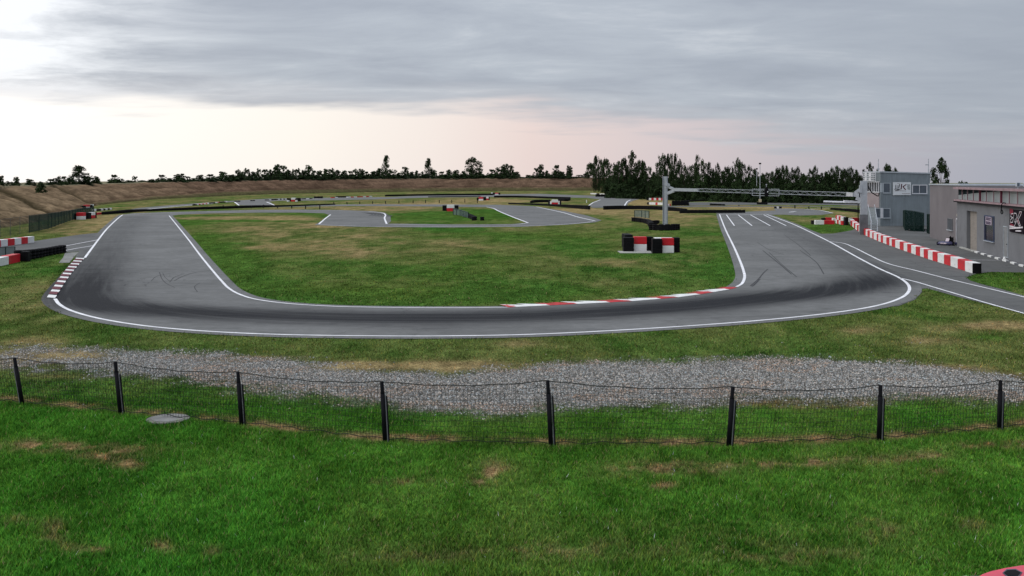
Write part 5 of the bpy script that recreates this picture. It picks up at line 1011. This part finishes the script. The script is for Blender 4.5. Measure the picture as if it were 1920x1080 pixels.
# red kart at the lower right corner, most of it outside the picture
PR = mat('glossy_red', (.56, .035, .07), .3, var=.12, scale=3, spec=.5); GREYP = mat('slate_plastic', (.07, .08, .10), .45, var=.2)
ko = G(1925, 1105, .2); ko.z = 0; kr = tag(empty('racing_kart', ko), 'red bodied kart at the lower right corner with black hexagonal vent', 'kart')
def body(px, z1, z0, matl, name, par=kr, inset=.05):
    top = [G(x, y, z1) for x, y in px]; cen = sum(top, Vector())/len(top); m = MB(); n = len(top)
    r1 = [p-ko for p in top]; r2 = [p+(p-cen).normalized()*inset*.7-Vector((0, 0, .03))-ko for p in top]; r3 = [p+(p-cen).normalized()*inset-ko-Vector((0, 0, z1-z0)) for p in top]
    m.add(r1+r2+r3, [tuple(range(n))]+[(i, n+i, n+(i+1) % n, (i+1) % n) for i in range(n)]+[(n+i, 2*n+i, 2*n+(i+1) % n, n+(i+1) % n) for i in range(n)]+[tuple(range(2*n, 3*n))[::-1]]); return m.build(name, matl, par, False)
body([(1841, 1077), (1858, 1071), (1885, 1065), (1915, 1060), (1960, 1057), (2010, 1062), (2040, 1085), (2030, 1120), (1960, 1135), (1890, 1128), (1862, 1100)], .46, .16, PR, 'side_pod')
hx = [(1882, 1073.5), (1889, 1068.5), (1904, 1068), (1914, 1073), (1908, 1079), (1890, 1079)]
hr = body([(1879.5, 1073.5), (1887.5, 1067), (1905, 1066.5), (1917, 1073), (1910, 1081), (1888, 1081)], .468, .455, GREYP, 'vent_rim', inset=.0); h2 = [G(x, y, .474)-ko for x, y in hx]; m = MB(); m.add(h2+[p-Vector((0, 0, .01)) for p in h2], [tuple(range(6))]+[(i, 6+i, 6+(i+1) % 6, (i+1) % 6) for i in range(6)]); m.build('vent', BLACKP, hr)
m = MB(); c = G(1843, 1094, .28)-ko; m.lathe((c.x, c.y+.06, .15), [(.06, -.19), (.15, -.19), (.185, -.13), (.19, 0), (.185, .13), (.15, .19), (.06, .19)], 24, 'X'); m.build('wheel', GREYP, kr, True)
m = MB(); c = G(1842, 1130, .2)-ko; m.lathe((c.x+1.4, c.y-.4, .15), [(.06, -.1), (.15, -.1), (.15, .1), (.06, .1)], 20, 'X'); m.build('wheel', GREYP, kr, True)
body([(1785, 1083), (1812, 1079.5), (1822, 1084), (1815, 1096), (1790, 1098)], .18, .08, mat('pale_lime_plastic', (.50, .60, .45), .4), 'front_fairing')

# ---------------------------------------------------------------- trees
def leaf_mat(name, col, r=.0):
    m, b = nmat(name); oi = NN('ShaderNodeObjectInfo').outputs['Random']; g = NN('ShaderNodeNewGeometry').outputs['Position']
    c = MIXC(1.0, col, M('MULTIPLY_ADD', oi, .5, .75), 'MULTIPLY'); c = MIXC(1.0, c, VAR(g, .45, .6, 1.5, 3), 'MULTIPLY'); at = NN('ShaderNodeAttribute'); at.attribute_name = 'tone'
    c = MIXC(1.0, c, M('MULTIPLY_ADD', at.outputs['Fac'], .9, .55), 'MULTIPLY')
    lk(c, b.inputs['Base Color']); b.inputs['Roughness'].default_value = .8; b.inputs['Specular IOR Level'].default_value = .08; return m
LEAF = leaf_mat('dark_foliage', (.018, .032, .011)); BARK = mat('bark', (.05, .04, .032), .9, var=.3)
def crown_mesh(name, seed, shape, nleaf, lsize, nclump, lo=.12):
    """unit tree: crown in a box 1 wide and 1 high"""
    R = np.random.default_rng(seed); cl = []
    if shape == 'broad': spec = lambda t: .5*(min(1, .55+t*1.2))*(1-t**3.2*.72)
    if shape == 'broad' and nclump < 45: spec = lambda t: .5*(1-t**3*.6)
    elif shape == 'column': spec = lambda t: .5*min(1, (t*3)**.5+.3)*(1-t**4*.55)
    elif shape == 'ragged': spec = lambda t: .5*(1-t*(.72 if nclump > 45 else .5))*(1 if t > .12 else .8)
    elif shape == 'bush': spec = lambda t: .5*math.sqrt(max(0, 1-(t*.97)**2))
    limbs = []
    for i in range(nclump):
        t = R.random()**.95; w = spec(t); a = R.random()*6.283; rr = w*math.sqrt(R.random())*.86; z = lo+(1-lo)*t*.93
        s_ = (.055+.075*R.random())*(1.25-.5*t)*((1.75-.45*t) if nclump < 45 else 1.25)
        cl.append((rr*math.cos(a), rr*math.sin(a), z, s_)); limbs.append((rr*math.cos(a), rr*math.sin(a), z))
    if shape in ('ragged', 'broad', 'column') and nclump > 45:
        for i in range(7 if shape != 'broad' else 5): a = R.random()*6.28; rr = (.02+.30*R.random()); cl.append((rr*math.cos(a), rr*math.sin(a), 1-.03-.16*R.random()*i/3-rr*.2, .045+.03*R.random()))
    cl = np.array(cl); wts = cl[:, 3]**1.6; ix = R.choice(len(cl), nleaf, p=wts/wts.sum()); d = R.normal(0, 1, (nleaf, 3)); d /= np.linalg.norm(d, axis=1)[:, None]; rad = R.random(nleaf)**.45
    c = cl[ix, :3]+d*(cl[ix, 3]*rad)[:, None]*np.array([1, 1, .8]); c[:, 2] = np.maximum(c[:, 2], .0)
    nrm_ = d+R.normal(0, .6, (nleaf, 3))+np.array([0, 0, .3]); nrm_ /= np.linalg.norm(nrm_, axis=1)[:, None]; t1 = np.cross(nrm_, R.normal(0, 1, (nleaf, 3))); t1 /= np.linalg.norm(t1, axis=1)[:, None]; t2 = np.cross(nrm_, t1)
    s_ = lsize*(.5+.9*R.random(nleaf))[:, None]; v = np.stack([c-t1*s_, c+t2*s_*.6, c+t1*s_, c-t2*s_*.6], 1).reshape(-1, 3)
    me = bpy.data.meshes.new(name); n = nleaf; me.vertices.add(4*n); me.vertices.foreach_set('co', v.ravel()); me.loops.add(4*n); me.loops.foreach_set('vertex_index', np.arange(4*n)); me.polygons.add(n); me.polygons.foreach_set('loop_start', np.arange(0, 4*n, 4)); me.update(calc_edges=True)
    tone = np.repeat(R.random(len(cl))[ix]*.7+.3*R.random(n), 4); me.attributes.new('tone', 'FLOAT', 'POINT').data.foreach_set('value', tone); me.materials.append(LEAF)
    tm = MB(); tm.tube([(0, 0, -.02), (.01, .0, .3), (-.01, .01, .62), (0, 0, .85)], [.020, .015, .009, .003], 6)
    for i in range(0, min(len(limbs), 16)): x, y, z = limbs[i]; tm.tube([(0, 0, max(.05, z*.62)), (x*.5, y*.5, z*.85), (x, y, z)], [.008, .005, .002], 4, False)
    tme = bpy.data.meshes.new('trunk'); tme.from_pydata(tm.v, [], tm.f); tme.materials.append(BARK); return me, tme
PROTO = {'small_broad': [crown_mesh('crown', 100+i, 'broad', 2000, .046, 44, .0) for i in range(3)], 'small_column': [crown_mesh('crown', 200+i, 'column', 1800, .046, 42, .0) for i in range(3)],
         'broad': [crown_mesh('crown', 300+i, 'broad', 4600, .024, 64, .0) for i in range(3)], 'column': [crown_mesh('crown', 400+i, 'column', 3800, .024, 60, .0) for i in range(3)],
         'ragged': [crown_mesh('crown', 500+i, 'ragged', 3600, .025, 70, .04) for i in range(3)], 'bush': [crown_mesh('crown', 600+i, 'bush', 2200, .052, 40, .0) for i in range(3)], 'small_ragged': [crown_mesh('crown', 700+i, 'ragged', 1800, .046, 44, .0) for i in range(3)]}
NT = 0
def tree(kind, base, hw, h, label, group, name='tree', i=None, cat=None):
    global NT
    me, tme = PROTO[kind][(i if i is not None else NT) % 3]; NT += 1
    r = empty(name, base, rnd.uniform(0, 6.28)); tag(r, label, cat or ('tree' if name == 'tree' else 'shrub'), group)
    for nm, mm in (('crown', me),)+((('trunk', tme),) if name == 'tree' else ()):
        o = bpy.data.objects.new(nm, mm); C.objects.link(o); o.parent = r; o.scale = (hw*2, hw*2, h)
    return r
ADJ = {'small_broad': 'rounded', 'small_column': 'narrow upright', 'small_ragged': 'pointed', 'broad': 'broad', 'column': 'tall narrow', 'ragged': 'tall ragged', 'bush': 'low bushy'}
crest_t = [(1, 330, 6, 'sr'), (17, 340, 8, 'sb'), (31, 332, 7, 'sr'), (57, 336, 9, 'sb'), (94, 336, 9, 'sb'), (104, 334, 6, 'sr'), (111, 331, 4, 'sc'), (120, 331, 6, 'sb'), (131, 333, 9, 'sb'), (148, 311, 15, 'B'), (160, 331, 10, 'sb'), (171, 330, 10, 'sb'), (181, 332, 7, 'sr'),
 (215, 328, 9, 'sb'), (227, 335, 6, 'sr'), (240, 338, 9, 'sb'), (253, 330, 5, 'sb'), (268, 338, 9, 'sb'), (285, 337, 9, 'sb'), (304, 328, 9, 'sb'), (319, 334, 9, 'sb'), (336, 326, 11, 'sb'), (352, 331, 7, 'sb'), (362, 334, 6, 'sb'), (374, 328, 8, 'sb'), (393, 327, 10, 'sb'), (406, 330, 8, 'sb'), (419, 322, 9, 'sb'), (432, 328, 8, 'sb'), (446, 318, 7, 'sc'), (455, 322, 6, 'sb'), (463, 316, 7, 'sb'), (474, 322, 7, 'sb'),
 (484, 317, 6, 'sc'), (497, 318, 8, 'sb'), (508, 318, 8, 'sb'), (520, 309, 10, 'sr'), (531, 311, 9, 'sb'), (541, 318, 7, 'sb'), (550, 318, 5, 'sc'), (558, 316, 6, 'sc'), (569, 319, 7, 'sb'), (578, 311, 8, 'sc'), (588, 320, 7, 'sb'), (599, 320, 8, 'sb'), (612, 317, 8, 'sb'), (621, 316, 7, 'sc'), (633, 319, 8, 'sb'), (646, 320, 8, 'sb'), (657, 321, 7, 'sb'), (666, 317, 7, 'sc'), (678, 317, 8, 'sb'), (688, 322, 6, 'sb'), (700, 321, 9, 'sb'), (712, 316, 9, 'sb'), (724, 293, 10, 'R'), (735, 318, 9, 'sb'), (748, 324, 7, 'sb'), (760, 313, 9, 'sr'), (772, 322, 6, 'sb'), (782, 320, 6, 'sb'), (792, 322, 6, 'sb'), (803, 298, 9, 'R'), (813, 318, 8, 'sb'), (828, 322, 8, 'sb'), (841, 318, 7, 'sb'), (855, 319, 8, 'sb'), (868, 321, 6, 'sb'), (887, 296, 17, 'B'), (902, 322, 7, 'sb'),
 (923, 318, 9, 'sb'), (936, 314, 9, 'sb'), (946, 308, 9, 'sr'), (958, 310, 8, 'sr'), (968, 322, 8, 'sb'), (992, 328, 8, 'sb'), (1007, 314, 7, 'sb'), (1015, 308, 6, 'sr'), (1026, 320, 6, 'sb'), (1043, 310, 9, 'sb'), (1055, 322, 5, 'sb'), (1068, 311, 7, 'sr'), (1086, 328, 8, 'sb'), (1098, 325, 7, 'sb')]
KN = {'sb': 'small_broad', 'sc': 'small_column', 'sr': 'small_ragged', 'B': 'broad', 'R': 'ragged'}
KW = {'sb': 'rounded', 'sc': 'narrow', 'sr': 'pointed', 'B': 'large spreading', 'R': 'tall pointed'}
for i, (x, yt, hw, k) in enumerate(sorted(crest_t)):
    jit = rnd.uniform(2.5, 9) if x < 200 else rnd.uniform(3, 16); cy = float(np.interp(x, cpx, cyy)); cz = float(np.interp(x, cpx, czz)); y = cy+jit; z0 = cz-.5; h = H-(yt-YH)/F*y-z0
    if k == 'sb' and i % 3 == 0: k = 'sr'
    elif k == 'sb' and i % 5 == 1: k = 'sc'
    tree(KN[k], ((x-CX)/F*y, y, z0), hw/F*y*(1.5 if x < 420 else 1.3), max(h*1.06, .8), f'{KW[k]} dark tree, {ordn(i+1)} tree from the left along the embankment crest', 'trees along the embankment crest')
# continuous low scrub along the crest between the trees
for i, x in enumerate(range(282, 1110, 10)):
    x = x+rnd.uniform(-4, 4); cy = float(np.interp(x, cpx, cyy)); cz = float(np.interp(x, cpx, czz)); y = cy+rnd.uniform(1, 3); hh = rnd.uniform(1.9, 3.3)*(.55 if x < 420 else 1)
    if 975 < x < 1000 or 1072 < x < 1100: hh *= .4
    tree('bush', ((x-CX)/F*y, y, cz-.5), rnd.uniform(9, 13)/F*y, hh, f'low scrub clump, {ordn(i+1)} from the left under the crest trees', 'scrub clumps along the crest', 'shrub')
tree('bush', P(77, 361, 122), 10/F*122, 1.35, 'round dark bush standing on the left bank slope near the gully', None, 'shrub')
for i, (x, y, d) in enumerate(((10, 353, 116), (30, 352, 118), (45, 352, 120), (62, 354, 123), (88, 353, 128), (122, 351, 140), (138, 351, 144), (165, 349.5, 158))):
    pass
forest = [(1108, 306, 13, 'B', 352), (1117, 293, 9, 'R', 360), (1127, 298, 8, 'C', 362), (1136, 297, 11, 'B', 362), (1150, 307, 12, 'C', 371), (1160, 303, 13, 'B', 371), (1170, 296, 11, 'B', 371), (1184, 286.5, 15, 'B', 372), (1196, 300, 10, 'C', 372), (1206, 302, 10, 'B', 372), (1216, 314, 12, 'C', 373), (1228, 322, 9, 'C', 373), (1236, 302, 9, 'C', 374), (1243, 292, 12, 'B', 374), (1252, 291, 10, 'B', 374), (1259, 289, 7, 'R', 374), (1266, 289, 7, 'R', 374), (1275, 300, 10, 'B', 375), (1284, 312, 9, 'C', 376), (1293, 313, 9, 'C', 376), (1302, 305, 8, 'C', 377), (1307, 291.5, 8, 'R', 377), (1318, 301, 12, 'B', 377), (1328, 303, 8, 'C', 377), (1337, 318, 9, 'C', 377), (1346, 307, 7, 'C', 377), (1355, 320, 8, 'C', 377), (1363, 313, 10, 'B', 377), (1372, 314, 8, 'C', 378), (1383, 298, 11, 'B', 378), (1392, 306, 8, 'C', 378), (1404, 313, 9, 'B', 378), (1416, 317, 9, 'C', 378), (1430, 327, 9, 'C', 378), (1438, 325, 9, 'C', 379), (1446, 320, 8, 'C', 379), (1459, 315, 10, 'B', 379), (1468, 312, 7, 'R', 379), (1475, 312, 9, 'B', 379), (1486, 317, 8, 'C', 379), (1496, 314, 8, 'C', 379), (1508, 326, 8, 'C', 380), (1519, 318, 8, 'C', 380), (1528, 312, 8, 'C', 380), (1539, 324, 8, 'C', 380), (1548, 326, 9, 'C', 380), (1559, 316, 9, 'B', 380), (1571, 311, 9, 'C', 380), (1584, 316, 12, 'B', 380), (1595, 314, 9, 'C', 381), (1606, 320, 11, 'B', 381), (1620, 320, 10, 'C', 381), (1632, 308, 11, 'B', 382), (1646, 318, 10, 'B', 382), (1664, 307.5, 13, 'B', 384), (1679, 316, 8, 'C', 384), (1764, 297.5, 21, 'B', 402), (1808, 341, 16, 'sb', 402)]
KN['C'] = 'column'; KW['C'] = 'slender'; KW['B'] = 'broad'; KW['R'] = 'spindly pointed'
for i, (x, yt, hw, k, yb) in enumerate(forest):
    b = G(x, yb-.5+rnd.uniform(-1.2, .2) if x < 1700 else yb); h = (yb-yt)/F*b.y*1.03; wid = hw/F*b.y*1.2
    lab = f'{KW[k]} dark green tree, {ordn(i+1)} from the left in the forest right of the embankment' if x < 1700 else ('large rounded dark tree showing above the roof beside the tower' if x < 1800 else 'low dark tree top just above the clubhouse parapet')
    tree(KN[k], b, wid, h, lab, 'trees of the right hand forest' if x < 1700 else None)
n = 0
for row, (yo, top) in enumerate(((-2.2, 326), (0.6, 345))):
    for i, x in enumerate(range(1146, 1640, 15)):
        x = x+rnd.uniform(-4, 4); yb = np.interp(x, [1140, 1240, 1400, 1640], [370.5, 374, 379, 382])+yo; b = G(x, yb); n += 1
        tree('bush', b, 13/F*b.y, (yb-top+rnd.uniform(-6, 6))/F*b.y, f'dense dark undergrowth clump, {ordn(i+1)} from left in the {"rear" if row == 0 else "front"} forest row', 'undergrowth clumps of the forest', 'shrub')
